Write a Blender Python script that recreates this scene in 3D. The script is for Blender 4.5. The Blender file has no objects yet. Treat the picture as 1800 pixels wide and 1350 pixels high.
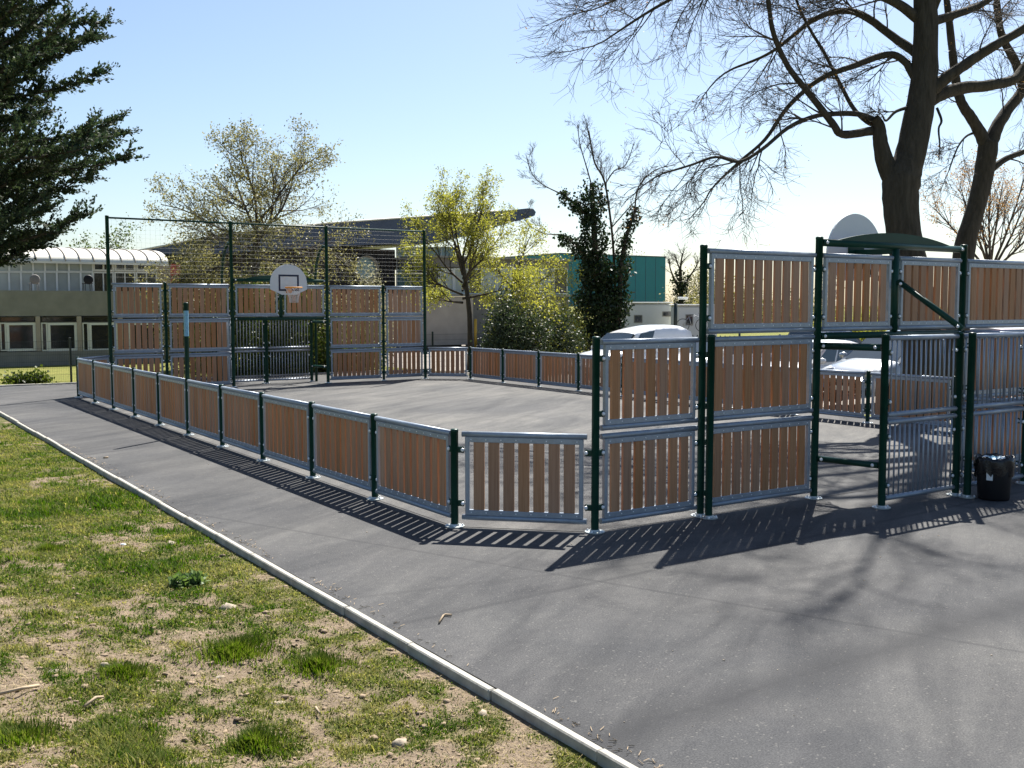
import bpy, math, random
import numpy as np
from mathutils import Vector, Matrix, Quaternion

S = bpy.context.scene
COL = S.collection
rnd = random.Random(7)
NR = np.random.default_rng(11)

# ------------------------------------------------------------------ camera
CAM = Vector((-5.311, -8.963, 2.234))
F_PX = 1824.5
FW = Vector((0.5555, 0.8281, -0.0749)).normalized()
RT = Vector((0.8310, -0.5563, -0.0009)); RT = (RT - FW * RT.dot(FW)).normalized()
UP = RT.cross(FW)
cd = bpy.data.cameras.new('camera'); co = bpy.data.objects.new('camera', cd); COL.objects.link(co)
co.matrix_world = Matrix(((RT.x, UP.x, -FW.x, CAM.x), (RT.y, UP.y, -FW.y, CAM.y), (RT.z, UP.z, -FW.z, CAM.z), (0, 0, 0, 1)))
cd.sensor_fit = 'HORIZONTAL'; cd.sensor_width = 36.0; cd.lens = 36.0 * F_PX / 1800.0
cd.clip_start = 0.05; cd.clip_end = 2000
S.camera = co

# ------------------------------------------------------------------ sky, sun, exposure
SUN_EL, SUN_AZ = math.radians(51), math.radians(52.9)
w = bpy.data.worlds.new('World'); S.world = w; w.use_nodes = True
nt = w.node_tree; bg = nt.nodes['Background']
sk = nt.nodes.new('ShaderNodeTexSky'); sk.sky_type = 'NISHITA'; sk.sun_disc = False
sk.sun_elevation = SUN_EL; sk.sun_rotation = SUN_AZ
sk.air_density = 1.0; sk.dust_density = 0.9; sk.ozone_density = 2.8; sk.altitude = 0
nt.links.new(sk.outputs[0], bg.inputs[0]); bg.inputs[1].default_value = 0.06
sd = bpy.data.lights.new('sun', 'SUN'); so = bpy.data.objects.new('sun', sd); COL.objects.link(so)
sd.energy = 5.0; sd.angle = math.radians(0.53); sd.color = (1.0, 0.955, 0.88)
SV = Vector((math.sin(SUN_AZ) * math.cos(SUN_EL), math.cos(SUN_AZ) * math.cos(SUN_EL), math.sin(SUN_EL)))
so.rotation_euler = (-SV).to_track_quat('-Z', 'Y').to_euler(); so.location = (20, 15, 30)
S.view_settings.view_transform = 'Standard'; S.view_settings.look = 'None'
S.view_settings.gamma = 1.0; S.view_settings.use_curve_mapping = False
S.view_settings.exposure = 1.3
S.render.engine = 'CYCLES'
S.cycles.use_denoising = True
S.cycles.max_bounces = 7; S.cycles.diffuse_bounces = 3; S.cycles.glossy_bounces = 3
S.cycles.transparent_max_bounces = 8; S.cycles.transmission_bounces = 3
S.cycles.caustics_reflective = False; S.cycles.caustics_refractive = False
S.cycles.sample_clamp_indirect = 6.0

# ------------------------------------------------------------------ helpers
def W(px, py, d):
    """world point on the line of sight through a measured picture point, d metres ahead of the camera"""
    return CAM + (FW + RT * ((px - 900) / F_PX) + UP * ((675 - py) / F_PX)) * d
def Wv(px, py, v):
    r = FW + RT * ((px - 900) / F_PX) + UP * ((675 - py) / F_PX)
    return CAM + r * ((v - CAM.y) / r.y)

def tag(o, label=None, cat=None, group=None, kind=None):
    if label: o['label'] = label
    if cat: o['category'] = cat
    if group: o['group'] = group
    if kind: o['kind'] = kind
    return o
def empty(name, loc=(0, 0, 0), rz=0.0):
    o = bpy.data.objects.new(name, None); COL.objects.link(o); o.location = loc; o.rotation_euler = (0, 0, rz); o.empty_display_size = .2
    return o
def link(name, me, mat=None, parent=None, loc=None, rz=None):
    if mat is not None and not me.materials: me.materials.append(mat)
    o = bpy.data.objects.new(name, me); COL.objects.link(o)
    if parent: o.parent = parent
    if loc is not None: o.location = loc
    if rz is not None: o.rotation_euler = (0, 0, rz)
    return o

class MB:
    """collects shapes; build() makes one mesh object of them"""
    def __init__(s): s.v = []; s.f = []; s.sm = []
    def add(s, vs, fs, smooth=False):
        b = len(s.v); s.v.extend([tuple(x) for x in vs]); s.f.extend([tuple(i + b for i in f) for f in fs]); s.sm.extend([smooth] * len(fs)); return s
    def box(s, c, d, M=None, bev=0.0):
        x, y, z = d[0] / 2, d[1] / 2, d[2] / 2
        if bev > 0:
            vs = []; b = min(bev, x * .9, y * .9, z * .9)
            for sx in (-1, 1):
                for sy in (-1, 1):
                    for sz in (-1, 1):
                        vs += [(sx * (x - b), sy * (y - b), sz * z), (sx * (x - b), sy * y, sz * (z - b)), (sx * x, sy * (y - b), sz * (z - b))]
            def I(sx, sy, sz, k): return (((sx > 0) * 4 + (sy > 0) * 2 + (sz > 0)) * 3) + k
            fs = []
            for sg in (-1, 1):
                q = [I(-1, -1, sg, 0), I(1, -1, sg, 0), I(1, 1, sg, 0), I(-1, 1, sg, 0)]; fs.append(q if sg > 0 else q[::-1])
                q = [I(-1, sg, -1, 1), I(1, sg, -1, 1), I(1, sg, 1, 1), I(-1, sg, 1, 1)]; fs.append(q if sg < 0 else q[::-1])
                q = [I(sg, -1, -1, 2), I(sg, 1, -1, 2), I(sg, 1, 1, 2), I(sg, -1, 1, 2)]; fs.append(q if sg > 0 else q[::-1])
            for a in (-1, 1):
                for c2 in (-1, 1):
                    q = [I(-1, a, c2, 0), I(1, a, c2, 0), I(1, a, c2, 1), I(-1, a, c2, 1)]; fs.append(q if a * c2 < 0 else q[::-1])
                    q = [I(a, -1, c2, 0), I(a, 1, c2, 0), I(a, 1, c2, 2), I(a, -1, c2, 2)]; fs.append(q[::-1] if a * c2 < 0 else q)
                    q = [I(a, c2, -1, 1), I(a, c2, 1, 1), I(a, c2, 1, 2), I(a, c2, -1, 2)]; fs.append(q if a * c2 < 0 else q[::-1])
                    for e in (-1, 1):
                        q = [I(a, c2, e, 0), I(a, c2, e, 1), I(a, c2, e, 2)]; fs.append(q if a * c2 * e < 0 else q[::-1])
        else:
            vs = [(-x, -y, -z), (x, -y, -z), (x, y, -z), (-x, y, -z), (-x, -y, z), (x, -y, z), (x, y, z), (-x, y, z)]
            fs = [(0, 3, 2, 1), (4, 5, 6, 7), (0, 1, 5, 4), (1, 2, 6, 5), (2, 3, 7, 6), (3, 0, 4, 7)]
        c = Vector(c)
        if M is not None: vs = [M @ Vector(p) + c for p in vs]
        else: vs = [Vector(p) + c for p in vs]
        return s.add(vs, fs)
    def tube(s, pts, rad, n=8, cap=True, smooth=True, wob=0.0):
        pts = [Vector(p) for p in pts]; m = len(pts)
        if not hasattr(rad, '__len__'): rad = [rad] * m
        vs = []; fs = []
        t0 = (pts[1] - pts[0]).normalized()
        a = t0.cross(Vector((0, 0, 1)))
        if a.length < 1e-3: a = Vector((1, 0, 0))
        a.normalize()
        for i in range(m):
            t = (pts[min(i + 1, m - 1)] - pts[max(i - 1, 0)])
            if t.length < 1e-9: t = t0.copy()
            t.normalize()
            a = a - t * a.dot(t)
            if a.length < 1e-6: a = t.orthogonal()
            a.normalize(); b = t.cross(a)
            for k in range(n):
                ang = 2 * math.pi * k / n; r = rad[i] * (1 + (rnd.uniform(-wob, wob) if wob else 0))
                vs.append(pts[i] + a * (math.cos(ang) * r) + b * (math.sin(ang) * r))
        for i in range(m - 1):
            for k in range(n):
                k2 = (k + 1) % n
                fs.append((i * n + k, i * n + k2, (i + 1) * n + k2, (i + 1) * n + k))
        s.add(vs, fs, smooth)
        if cap:
            b0 = len(s.v) - m * n
            s.f.append(tuple(b0 + k for k in range(n))[::-1]); s.sm.append(False)
            s.f.append(tuple(b0 + (m - 1) * n + k for k in range(n))); s.sm.append(False)
        return s
    def lathe(s, prof, c=(0, 0, 0), n=16, M=None, smooth=True):
        """prof: (radius, z) pairs from bottom to top"""
        vs = []; c = Vector(c)
        for r, z in prof:
            for k in range(n):
                p = Vector((math.cos(2 * math.pi * k / n) * r, math.sin(2 * math.pi * k / n) * r, z))
                vs.append((M @ p if M is not None else p) + c)
        fs = [(i * n + k, i * n + (k + 1) % n, (i + 1) * n + (k + 1) % n, (i + 1) * n + k) for i in range(len(prof) - 1) for k in range(n)]
        return s.add(vs, fs, smooth)
    def prism(s, poly, depth, M=None, c=(0, 0, 0)):
        """closed polygon in local x,z extruded along local y by depth"""
        n = len(poly); c = Vector(c)
        vs = [Vector((x, 0, z)) for x, z in poly] + [Vector((x, depth, z)) for x, z in poly]
        if M is not None: vs = [M @ p for p in vs]
        vs = [p + c for p in vs]
        fs = [tuple(range(n)), tuple(range(2 * n - 1, n - 1, -1))] + [(i, i + n, (i + 1) % n + n, (i + 1) % n) for i in range(n)]
        return s.add(vs, fs)
    def mesh(s, name, mat=None):
        me = bpy.data.meshes.new(name); me.from_pydata(s.v, [], s.f)
        if any(s.sm): me.polygons.foreach_set('use_smooth', s.sm)
        if mat is not None: me.materials.append(mat)
        me.update(); return me
    def build(s, name, mat, parent=None, loc=None, rz=None):
        return link(name, s.mesh(name, mat), None, parent, loc, rz)

def mesh_np(name, V, F, mat=None, smooth=False, cols=None):
    V = np.asarray(V, np.float32); F = np.asarray(F, np.int32); n, k = F.shape
    me = bpy.data.meshes.new(name); me.vertices.add(len(V)); me.vertices.foreach_set('co', V.ravel())
    me.loops.add(n * k); me.loops.foreach_set('vertex_index', F.ravel())
    me.polygons.add(n); me.polygons.foreach_set('loop_start', np.arange(n, dtype=np.int32) * k)
    if smooth: me.polygons.foreach_set('use_smooth', np.ones(n, bool))
    if cols is not None:
        at = me.attributes.new('tint', 'FLOAT_COLOR', 'POINT'); at.data.foreach_set('color', np.asarray(cols, np.float32).ravel())
    if mat is not None: me.materials.append(mat)
    me.update(calc_edges=True); return me

def vnoise(x, y, seed=0):
    xi = np.floor(x).astype(np.int64); yi = np.floor(y).astype(np.int64); fx = x - xi; fy = y - yi
    def h(a, b):
        n = (a * 374761393 + b * 668265263 + seed * 982451653) & 0xffffffff
        n = ((n ^ (n >> 13)) * 1274126177) & 0xffffffff
        return ((n ^ (n >> 16)) & 0xffff) / 65535.0
    u = fx * fx * (3 - 2 * fx); v = fy * fy * (3 - 2 * fy)
    return (h(xi, yi) * (1 - u) + h(xi + 1, yi) * u) * (1 - v) + (h(xi, yi + 1) * (1 - u) + h(xi + 1, yi + 1) * u) * v
def fbm(x, y, seed=0, o=4):
    t = 0; a = 1; s = 0
    for i in range(o):
        t = t + a * vnoise(x * 2 ** i, y * 2 ** i, seed + i * 7); s += a; a *= .5
    return t / s

# ------------------------------------------------------------------ materials
def mat(name):
    m = bpy.data.materials.new(name); m.use_nodes = True; return m, m.node_tree, m.node_tree.nodes['Principled BSDF']
def nd(nt, typ, **kw):
    n = nt.nodes.new(typ)
    for k, v in kw.items():
        if k in n.inputs: n.inputs[k].default_value = v
        else: setattr(n, k, v)
    return n
def ramp(nt, fac, stops):
    r = nt.nodes.new('ShaderNodeValToRGB'); e = r.color_ramp.elements
    while len(e) < len(stops): e.new(0.5)
    for i, (p, c) in enumerate(stops): e[i].position = p; e[i].color = (c[0], c[1], c[2], 1)
    nt.links.new(fac, r.inputs[0]); return r.outputs[0]
def mixc(nt, fac, a, b, mode='MIX'):
    m = nt.nodes.new('ShaderNodeMix'); m.data_type = 'RGBA'; m.blend_type = mode
    for i, v in ((0, fac), (6, a), (7, b)):
        if hasattr(v, 'is_linked') or isinstance(v, bpy.types.NodeSocket): nt.links.new(v, m.inputs[i])
        else: m.inputs[i].default_value = v if i == 0 else (v[0], v[1], v[2], 1)
    return m.outputs[2]
def math_(nt, op, a, b=None, c=None):
    m = nt.nodes.new('ShaderNodeMath'); m.operation = op
    for i, v in enumerate((a, b, c)):
        if v is None: continue
        if isinstance(v, bpy.types.NodeSocket): nt.links.new(v, m.inputs[i])
        else: m.inputs[i].default_value = v
    return m.outputs[0]
def coords(nt, scale=(1, 1, 1), out='Object', rot=(0, 0, 0)):
    t = nt.nodes.new('ShaderNodeTexCoord'); mp = nt.nodes.new('ShaderNodeMapping')
    mp.inputs['Scale'].default_value = scale; mp.inputs['Rotation'].default_value = rot
    nt.links.new(t.outputs[out], mp.inputs[0]); return mp.outputs[0]
def noise(nt, vec, scale, detail=4, rough=.55, dist=0.0):
    n = nd(nt, 'ShaderNodeTexNoise'); n.inputs['Scale'].default_value = scale; n.inputs['Detail'].default_value = detail
    n.inputs['Roughness'].default_value = rough; n.inputs['Distortion'].default_value = dist
    if vec is not None: nt.links.new(vec, n.inputs['Vector'])
    return n.outputs['Fac']
def bump(nt, b, height, strength=.3, dist=.01):
    n = nt.nodes.new('ShaderNodeBump'); n.inputs['Strength'].default_value = strength; n.inputs['Distance'].default_value = dist
    nt.links.new(height, n.inputs['Height']); nt.links.new(n.outputs[0], b.inputs['Normal'])
def simple(name, col, rough=.6, metal=0.0, var=.12, scale=8.0, spec=None, bmp=0.0, out='Object', coat=0.0):
    """a painted or cast surface: base colour with mottling and a little roughness wear"""
    m, nt, b = mat(name); v = coords(nt, out=out)
    f = noise(nt, v, scale, 5, .6)
    lo = [c * (1 - var) for c in col]; hi = [min(1, c * (1 + var)) for c in col]
    nt.links.new(ramp(nt, f, [(.3, lo), (.7, hi)]), b.inputs['Base Color'])
    b.inputs['Roughness'].default_value = rough; b.inputs['Metallic'].default_value = metal
    nt.links.new(math_(nt, 'MULTIPLY_ADD', f, .16, rough - .08), b.inputs['Roughness'])
    if spec is not None: b.inputs['Specular IOR Level'].default_value = spec
    if coat: b.inputs['Coat Weight'].default_value = coat; b.inputs['Coat Roughness'].default_value = .05
    if bmp: bump(nt, b, noise(nt, v, scale * 6, 3), bmp, .005)
    return m

def m_wood():
    m, nt, b = mat('slat_wood'); oi = nt.nodes.new('ShaderNodeObjectInfo')
    tc = nt.nodes.new('ShaderNodeTexCoord'); ad = nt.nodes.new('ShaderNodeVectorMath'); ad.operation = 'ADD'
    sc = nt.nodes.new('ShaderNodeVectorMath'); sc.operation = 'SCALE'; sc.inputs[0].default_value = (9.1, 5.7, 13.3); nt.links.new(oi.outputs['Random'], sc.inputs['Scale'])
    nt.links.new(tc.outputs['Object'], ad.inputs[0]); nt.links.new(sc.outputs[0], ad.inputs[1])
    mp = nt.nodes.new('ShaderNodeMapping'); mp.inputs['Scale'].default_value = (55, 40, 1.6); nt.links.new(ad.outputs[0], mp.inputs[0])
    g = noise(nt, mp.outputs[0], 1.0, 6, .65, .3)
    mp2 = nt.nodes.new('ShaderNodeMapping'); mp2.inputs['Scale'].default_value = (9, 9, .8); nt.links.new(ad.outputs[0], mp2.inputs[0])
    g2 = noise(nt, mp2.outputs[0], 1.0, 3, .5)
    c1 = ramp(nt, g, [(.25, (.225, .112, .054)), (.5, (.365, .20, .106)), (.78, (.465, .28, .165))])
    c2 = mixc(nt, math_(nt, 'MULTIPLY', g2, .55), c1, (.34, .15, .065))
    hs = nt.nodes.new('ShaderNodeHueSaturation'); nt.links.new(c2, hs.inputs['Color'])
    nt.links.new(math_(nt, 'MULTIPLY_ADD', oi.outputs['Random'], .22, .92), hs.inputs['Value'])
    r2 = math_(nt, 'FRACT', math_(nt, 'MULTIPLY', oi.outputs['Random'], 17.3))
    nt.links.new(math_(nt, 'MULTIPLY_ADD', r2, .25, .84), hs.inputs['Saturation'])
    nt.links.new(hs.outputs[0], b.inputs['Base Color']); b.inputs['Roughness'].default_value = .62; b.inputs['Specular IOR Level'].default_value = .35
    bump(nt, b, g, .35, .002); return m
def m_steel(name='galvanised_steel', col=(.27, .315, .375), metal=.35, rough=.42):
    m, nt, b = mat(name); v = coords(nt)
    f = noise(nt, v, 14, 5, .6); vo = nd(nt, 'ShaderNodeTexVoronoi', Scale=60.0); nt.links.new(v, vo.inputs['Vector'])
    c = ramp(nt, f, [(.3, [x * .86 for x in col]), (.7, [x * 1.1 for x in col])])
    sp = nt.nodes.new('ShaderNodeSeparateColor'); nt.links.new(vo.outputs['Color'], sp.inputs[0])
    c = mixc(nt, math_(nt, 'MULTIPLY', sp.outputs[0], .07), c, (.5, .54, .58))
    nt.links.new(c, b.inputs['Base Color']); b.inputs['Metallic'].default_value = metal
    nt.links.new(math_(nt, 'MULTIPLY_ADD', f, .2, rough - .1), b.inputs['Roughness']); return m
M_WOOD = m_wood(); M_STEEL = m_steel(); M_ZINC = m_steel('zinc_plate', (.42, .46, .46), .4, .4)
M_GREEN = simple('green_enamel', (.005, .040, .027), .38, 0, .2, 6, spec=.22)
M_BOLT = simple('bolt_cap', (.80, .82, .84), .3, .1, .05, 20)
M_NETCORD = simple('net_cord', (.30, .31, .30), .7)
M_BOARD = simple('backboard_white', (.64, .67, .70), .45, 0, .03, 3)
M_BLACKLINE = simple('board_line', (.012, .016, .05), .5)
M_RIM = simple('rim_orange', (.70, .27, .012), .5)
M_CORD = simple('white_net_cord', (.62, .60, .60), .8)
M_BLUE = simple('blue_sticker', (.20, .42, .56), .4, 0, .25, 30)
M_WHITEST = simple('white_print', (.75, .78, .8), .5)

def m_asphalt(light=False):
    m, nt, b = mat('pitch_asphalt' if light else 'asphalt'); v = coords(nt)
    vs = coords(nt, (1, 1, 1), rot=(0, 0, math.radians(-33)))
    mp = nt.nodes.new('ShaderNodeMapping'); mp.inputs['Scale'].default_value = (.22, 1.1, 1); nt.links.new(vs, mp.inputs[0])
    big = noise(nt, mp.outputs[0], .8, 6, .62, .8)
    big2 = noise(nt, v, .9, 6, .62, .3); fine = noise(nt, v, 90, 4, .7); mid = noise(nt, v, 11, 4, .6)
    k_ = 1.02 if not light else 1.34
    q = lambda r, g_, b_: (r * k_, g_ * k_ * (.99 if light else 1), b_ * k_ * (.96 if light else 1))
    c = ramp(nt, big, [(.32, q(.040, .042, .047)), (.5, q(.074, .075, .077)), (.66, q(.122, .120, .117))])
    c = mixc(nt, ramp(nt, big2, [(.38, (.9, .9, .9)), (.62, (0, 0, 0))]), c, q(.052, .053, .058))
    c = mixc(nt, .35, c, ramp(nt, mid, [(.3, q(.044, .045, .049)), (.7, q(.115, .113, .108))]))
    c = mixc(nt, .42, c, ramp(nt, fine, [(.33, q(.018, .019, .021)), (.5, q(.073, .072, .071)), (.68, q(.17, .166, .158))]))
    # worn and dusty patches, darker fresh laps
    wear = noise(nt, mp.outputs[0], 1.5, 6, .6, 1.2); patch = noise(nt, v, .35, 4, .55, .5)
    c = mixc(nt, 1.0, c, ramp(nt, wear, [(.30, (.72, .73, .75)), (.48, (1.0, 1.0, 1.0)), (.66, (1.24, 1.23, 1.21))]), 'MULTIPLY')
    c = mixc(nt, 1.0, c, ramp(nt, patch, [(.33, (.74, .76, .80)), (.55, (1.02, 1.02, 1.02)), (.72, (1.18, 1.17, 1.14))]), 'MULTIPLY')
    vo = nd(nt, 'ShaderNodeTexVoronoi', Scale=85.0); nt.links.new(v, vo.inputs['Vector'])
    sp = nt.nodes.new('ShaderNodeSeparateColor'); nt.links.new(vo.outputs['Color'], sp.inputs[0])
    c = mixc(nt, math_(nt, 'MULTIPLY', math_(nt, 'GREATER_THAN', sp.outputs[0], .985), .3), c, (.24, .23, .21))
    # dark paving joints between the laid strips
    sx = nt.nodes.new('ShaderNodeSeparateXYZ'); nt.links.new(v, sx.inputs[0])
    wob = math_(nt, 'MULTIPLY_ADD', noise(nt, v, 1.6, 4, .6), .5, -.25)
    for (x0, y0, x1, y1, wd, st) in JOINTS:
        L = math.hypot(x1 - x0, y1 - y0); nx, ny = -(y1 - y0) / L, (x1 - x0) / L
        d = math_(nt, 'ADD', math_(nt, 'MULTIPLY', sx.outputs[0], nx), math_(nt, 'MULTIPLY', sx.outputs[1], ny))
        d = math_(nt, 'ABSOLUTE', math_(nt, 'ADD', math_(nt, 'SUBTRACT', d, x0 * nx + y0 * ny), math_(nt, 'MULTIPLY', wob, wd * 1.2)))
        k = math_(nt, 'SUBTRACT', 1.0, math_(nt, 'MINIMUM', math_(nt, 'DIVIDE', d, wd), 1.0))
        k = math_(nt, 'MULTIPLY', k, math_(nt, 'MULTIPLY_ADD', mid, 1.2, .35))
        c = mixc(nt, math_(nt, 'MULTIPLY', k, st), c, (.032, .033, .036))
    nt.links.new(c, b.inputs['Base Color']); b.inputs['Roughness'].default_value = .85; b.inputs['Specular IOR Level'].default_value = .12
    bump(nt, b, fine, .5, .006); return m
def gnd(px, py):
    r = FW + RT * ((px - 900) / F_PX) + UP * ((675 - py) / F_PX); return CAM + r * (-CAM.z / r.z)
JOINTS = []
for (a, b_, wd, st) in (((760, 1085), (1230, 985), .05, .5), ((1180, 1262), (1800, 1065), .28, .75), ((620, 950), (980, 1010), .035, .5), ((1180, 985), (1560, 940), .05, .3), ((440, 700), (900, 770), .06, .4)):
    A_, B_ = gnd(*a), gnd(*b_); JOINTS.append((A_.x, A_.y, B_.x, B_.y, wd, st))
M_ASPHALT = m_asphalt(); M_PITCH = m_asphalt(True)
M_KERB = simple('kerb_concrete', (.36, .345, .30), .85, 0, .25, 9, bmp=.3)
M_CONC = simple('grey_concrete', (.225, .215, .19), .85, 0, .16, 1.5, bmp=.2)
M_CONC2 = simple('beige_concrete', (.36, .31, .255), .85, 0, .12, 1.2, bmp=.2)
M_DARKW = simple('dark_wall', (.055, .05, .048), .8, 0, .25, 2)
M_GREYW = simple('grey_wall', (.16, .148, .14), .8, 0, .2, 2)

def m_ground():
    m, nt, b = mat('lawn_soil'); v = coords(nt)
    at = nt.nodes.new('ShaderNodeAttribute'); at.attribute_name = 'cover'
    f = noise(nt, v, 28, 6, .7); f2 = noise(nt, v, 4, 5, .6); f3 = noise(nt, v, 120, 3, .7)
    soil = ramp(nt, f, [(.28, (.10, .073, .048)), (.5, (.23, .175, .122)), (.72, (.36, .285, .205))])
    soil = mixc(nt, .35, soil, ramp(nt, f3, [(.3, (.07, .05, .032)), (.7, (.36, .29, .21))]))
    gr = ramp(nt, f, [(.25, (.035, .05, .010)), (.5, (.09, .10, .028)), (.75, (.20, .17, .07))])
    k = math_(nt, 'ADD', at.outputs['Fac'], math_(nt, 'MULTIPLY_ADD', f, 1.1, -.55))
    k = ramp(nt, k, [(.22, (0, 0, 0)), (.85, (1, 1, 1))])
    nt.links.new(mixc(nt, k, soil, gr), b.inputs['Base Color']); b.inputs['Roughness'].default_value = .95; b.inputs['Specular IOR Level'].default_value = .1
    bump(nt, b, math_(nt, 'ADD', f, math_(nt, 'MULTIPLY', f3, .4)), .9, .03); return m
def m_lawn(name, a, c):
    m, nt, b = mat(name); v = coords(nt)
    f = noise(nt, v, 1.1, 6, .65); f2 = noise(nt, v, 25, 4, .7)
    col = mixc(nt, .5, ramp(nt, f, [(.3, a), (.7, c)]), ramp(nt, f2, [(.3, [x * .5 for x in a]), (.7, [x * 1.3 for x in c])]))
    nt.links.new(col, b.inputs['Base Color']); b.inputs['Roughness'].default_value = .95; b.inputs['Specular IOR Level'].default_value = .1
    bump(nt, b, f2, .8, .04); return m
M_SOIL = m_ground(); M_LAWN = m_lawn('far_lawn', (.09, .13, .025), (.24, .22, .065)); M_GRAVEL = m_lawn('pale_gravel', (.22, .20, .18), (.34, .31, .28))

def m_leaf(name, c0, c1, trans=.35, rough=.5):
    m = bpy.data.materials.new(name); m.use_nodes = True; nt = m.node_tree; b = nt.nodes['Principled BSDF']; out = nt.nodes['Material Output']
    at = nt.nodes.new('ShaderNodeAttribute'); at.attribute_name = 'tint'
    c = ramp(nt, at.outputs['Fac'], [(0, c0), (1, c1)])
    nt.links.new(c, b.inputs['Base Color']); b.inputs['Roughness'].default_value = rough; b.inputs['Specular IOR Level'].default_value = .35
    tr = nt.nodes.new('ShaderNodeBsdfTranslucent'); mx = nt.nodes.new('ShaderNodeMixShader')
    hs = nt.nodes.new('ShaderNodeHueSaturation'); hs.inputs['Value'].default_value = 1.5; hs.inputs['Saturation'].default_value = 1.15; nt.links.new(c, hs.inputs['Color'])
    nt.links.new(hs.outputs[0], tr.inputs['Color']); mx.inputs[0].default_value = trans
    nt.links.new(b.outputs[0], mx.inputs[1]); nt.links.new(tr.outputs[0], mx.inputs[2]); nt.links.new(mx.outputs[0], out.inputs['Surface']); return m
def m_bark(name, c0, c1, s=1.0):
    m, nt, b = mat(name); v = coords(nt, (9 * s, 9 * s, 1.6 * s)); f = noise(nt, v, 1.4, 7, .7, .5); g = noise(nt, coords(nt), .8, 3)
    c = mixc(nt, math_(nt, 'MULTIPLY', g, .4), ramp(nt, f, [(.3, c0), (.68, c1)]), (.09, .085, .06))
    nt.links.new(c, b.inputs['Base Color']); b.inputs['Roughness'].default_value = .92; b.inputs['Specular IOR Level'].default_value = .15
    bump(nt, b, f, 1.0, .035); return m
M_BARK = m_bark('grey_bark', (.022, .018, .014), (.075, .064, .052)); M_BARK2 = m_bark('brown_bark', (.04, .03, .022), (.115, .088, .066), 2)
M_TWIG = simple('twig_bark', (.07, .058, .047), .9, 0, .3, 3)
M_IVYL = m_leaf('ivy_leaf', (.006, .014, .005), (.032, .058, .014), .2, .55)
M_CYPR = m_leaf('cypress_foliage', (.016, .034, .018), (.078, .10, .045), .22, .75)
M_LEAF1 = m_leaf('young_olive_leaf', (.085, .085, .034), (.245, .225, .10), .45)
M_LEAF2 = m_leaf('young_lime_leaf', (.13, .145, .03), (.36, .345, .085), .5)
M_LEAF3 = m_leaf('glossy_shrub_leaf', (.010, .022, .009), (.085, .11, .05), .25, .5)
M_LEAF4 = m_leaf('bronze_bud_leaf', (.19, .105, .04), (.42, .26, .10), .4)
M_LEAF5 = m_leaf('grey_green_leaf', (.13, .13, .075), (.34, .32, .20), .35)
M_LEAF6 = m_leaf('mid_green_leaf', (.03, .055, .012), (.13, .16, .035), .35)
M_WEED = m_leaf('weed_leaf', (.05, .10, .025), (.16, .22, .07), .3, .5)
M_BLADE = m_leaf('grass_blade', (.048, .095, .010), (.34, .30, .11), .42, .7)

M_BLADE.node_tree.nodes['Principled BSDF'].inputs['Specular IOR Level'].default_value = .06
def m_glass(name, col, rough=.06, spec=.9):
    m, nt, b = mat(name); f = noise(nt, coords(nt), .6, 3)
    nt.links.new(ramp(nt, f, [(.3, [c * .7 for c in col]), (.7, [c * 1.2 for c in col])]), b.inputs['Base Color'])
    b.inputs['Roughness'].default_value = rough; b.inputs['Specular IOR Level'].default_value = spec; return m
M_GLASS = m_glass('dark_glass', (.02, .022, .028)); M_GLASSB = m_glass('sky_glass', (.20, .33, .35), .12); M_GLASST = m_glass('pale_panel_glass', (.34, .37, .35), .2)
M_WFRAME = simple('white_frame', (.66, .66, .62), .5, 0, .05, 5)
M_TEAL = simple('teal_cladding', (.014, .20, .25), .5, 0, .06, .6)
M_SLATE = simple('slate_blue_roof', (.052, .068, .112), .45, .1, .1, 1.0)
M_BROWNCL = simple('dark_brown_cladding', (.028, .020, .018), .7, 0, .25, 3)
M_ROOFW = simple('white_vault_roof', (.62, .60, .52), .5, 0, .06, 1)
M_REDW = simple('red_door', (.36, .07, .045), .5)
M_YELLOW = simple('yellow_paint', (.45, .27, .02), .5)
M_DFENCE = simple('dark_green_fence', (.010, .022, .018), .5)
def paint(name, col, metal=0.0, rough=.3): return simple(name, col, rough, metal, .03, 2, coat=.8)
M_RUBBER = simple('tyre_rubber', (.018, .018, .019), .85); M_ALLOY = simple('wheel_alloy', (.42, .43, .45), .35, .8, .05)
M_LAMP = m_glass('lamp_glass', (.48, .50, .52), .15); M_BLACKPL = simple('black_plastic', (.008, .008, .010), .6, spec=.25)
M_BAG = simple('black_bin_bag', (.006, .006, .008), .28, 0, .2, 12, bmp=.6)

# ================================================================== the ground
def grid(name, x0, x1, y0, y1, step, zf, m, cover=None):
    xs = np.arange(x0, x1 + 1e-6, step); ys = np.arange(y0, y1 + 1e-6, step); X, Y = np.meshgrid(xs, ys); Z = zf(X, Y)
    nx, ny = len(xs), len(ys); i = np.arange(nx * ny).reshape(ny, nx)
    Fq = np.stack([i[:-1, :-1], i[:-1, 1:], i[1:, 1:], i[1:, :-1]], -1).reshape(-1, 4)
    me = mesh_np(name, np.stack([X, Y, Z], -1).reshape(-1, 3), Fq, m, True)
    if cover is not None:
        a = me.attributes.new('cover', 'FLOAT', 'POINT'); a.data.foreach_set('value', cover(X, Y).astype(np.float32).ravel())
    return link(name, me)
KX = -2.16      # outer edge of the kerb
def lawn_z(X, Y):
    t = np.clip((KX - X) / 5.0, 0, 1); rise = .42 * t * t * (3 - 2 * t) * np.clip((14 - Y) / 16.0, 0, 1)
    return -.055 + rise + (fbm(X * 1.3, Y * 1.3, 3) - .5) * .10 * np.clip((KX - X) / .35, .15, 1) + (fbm(X * 7, Y * 7, 9, 3) - .5) * .07 * np.clip((KX - X) / .2, .1, 1)
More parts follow.
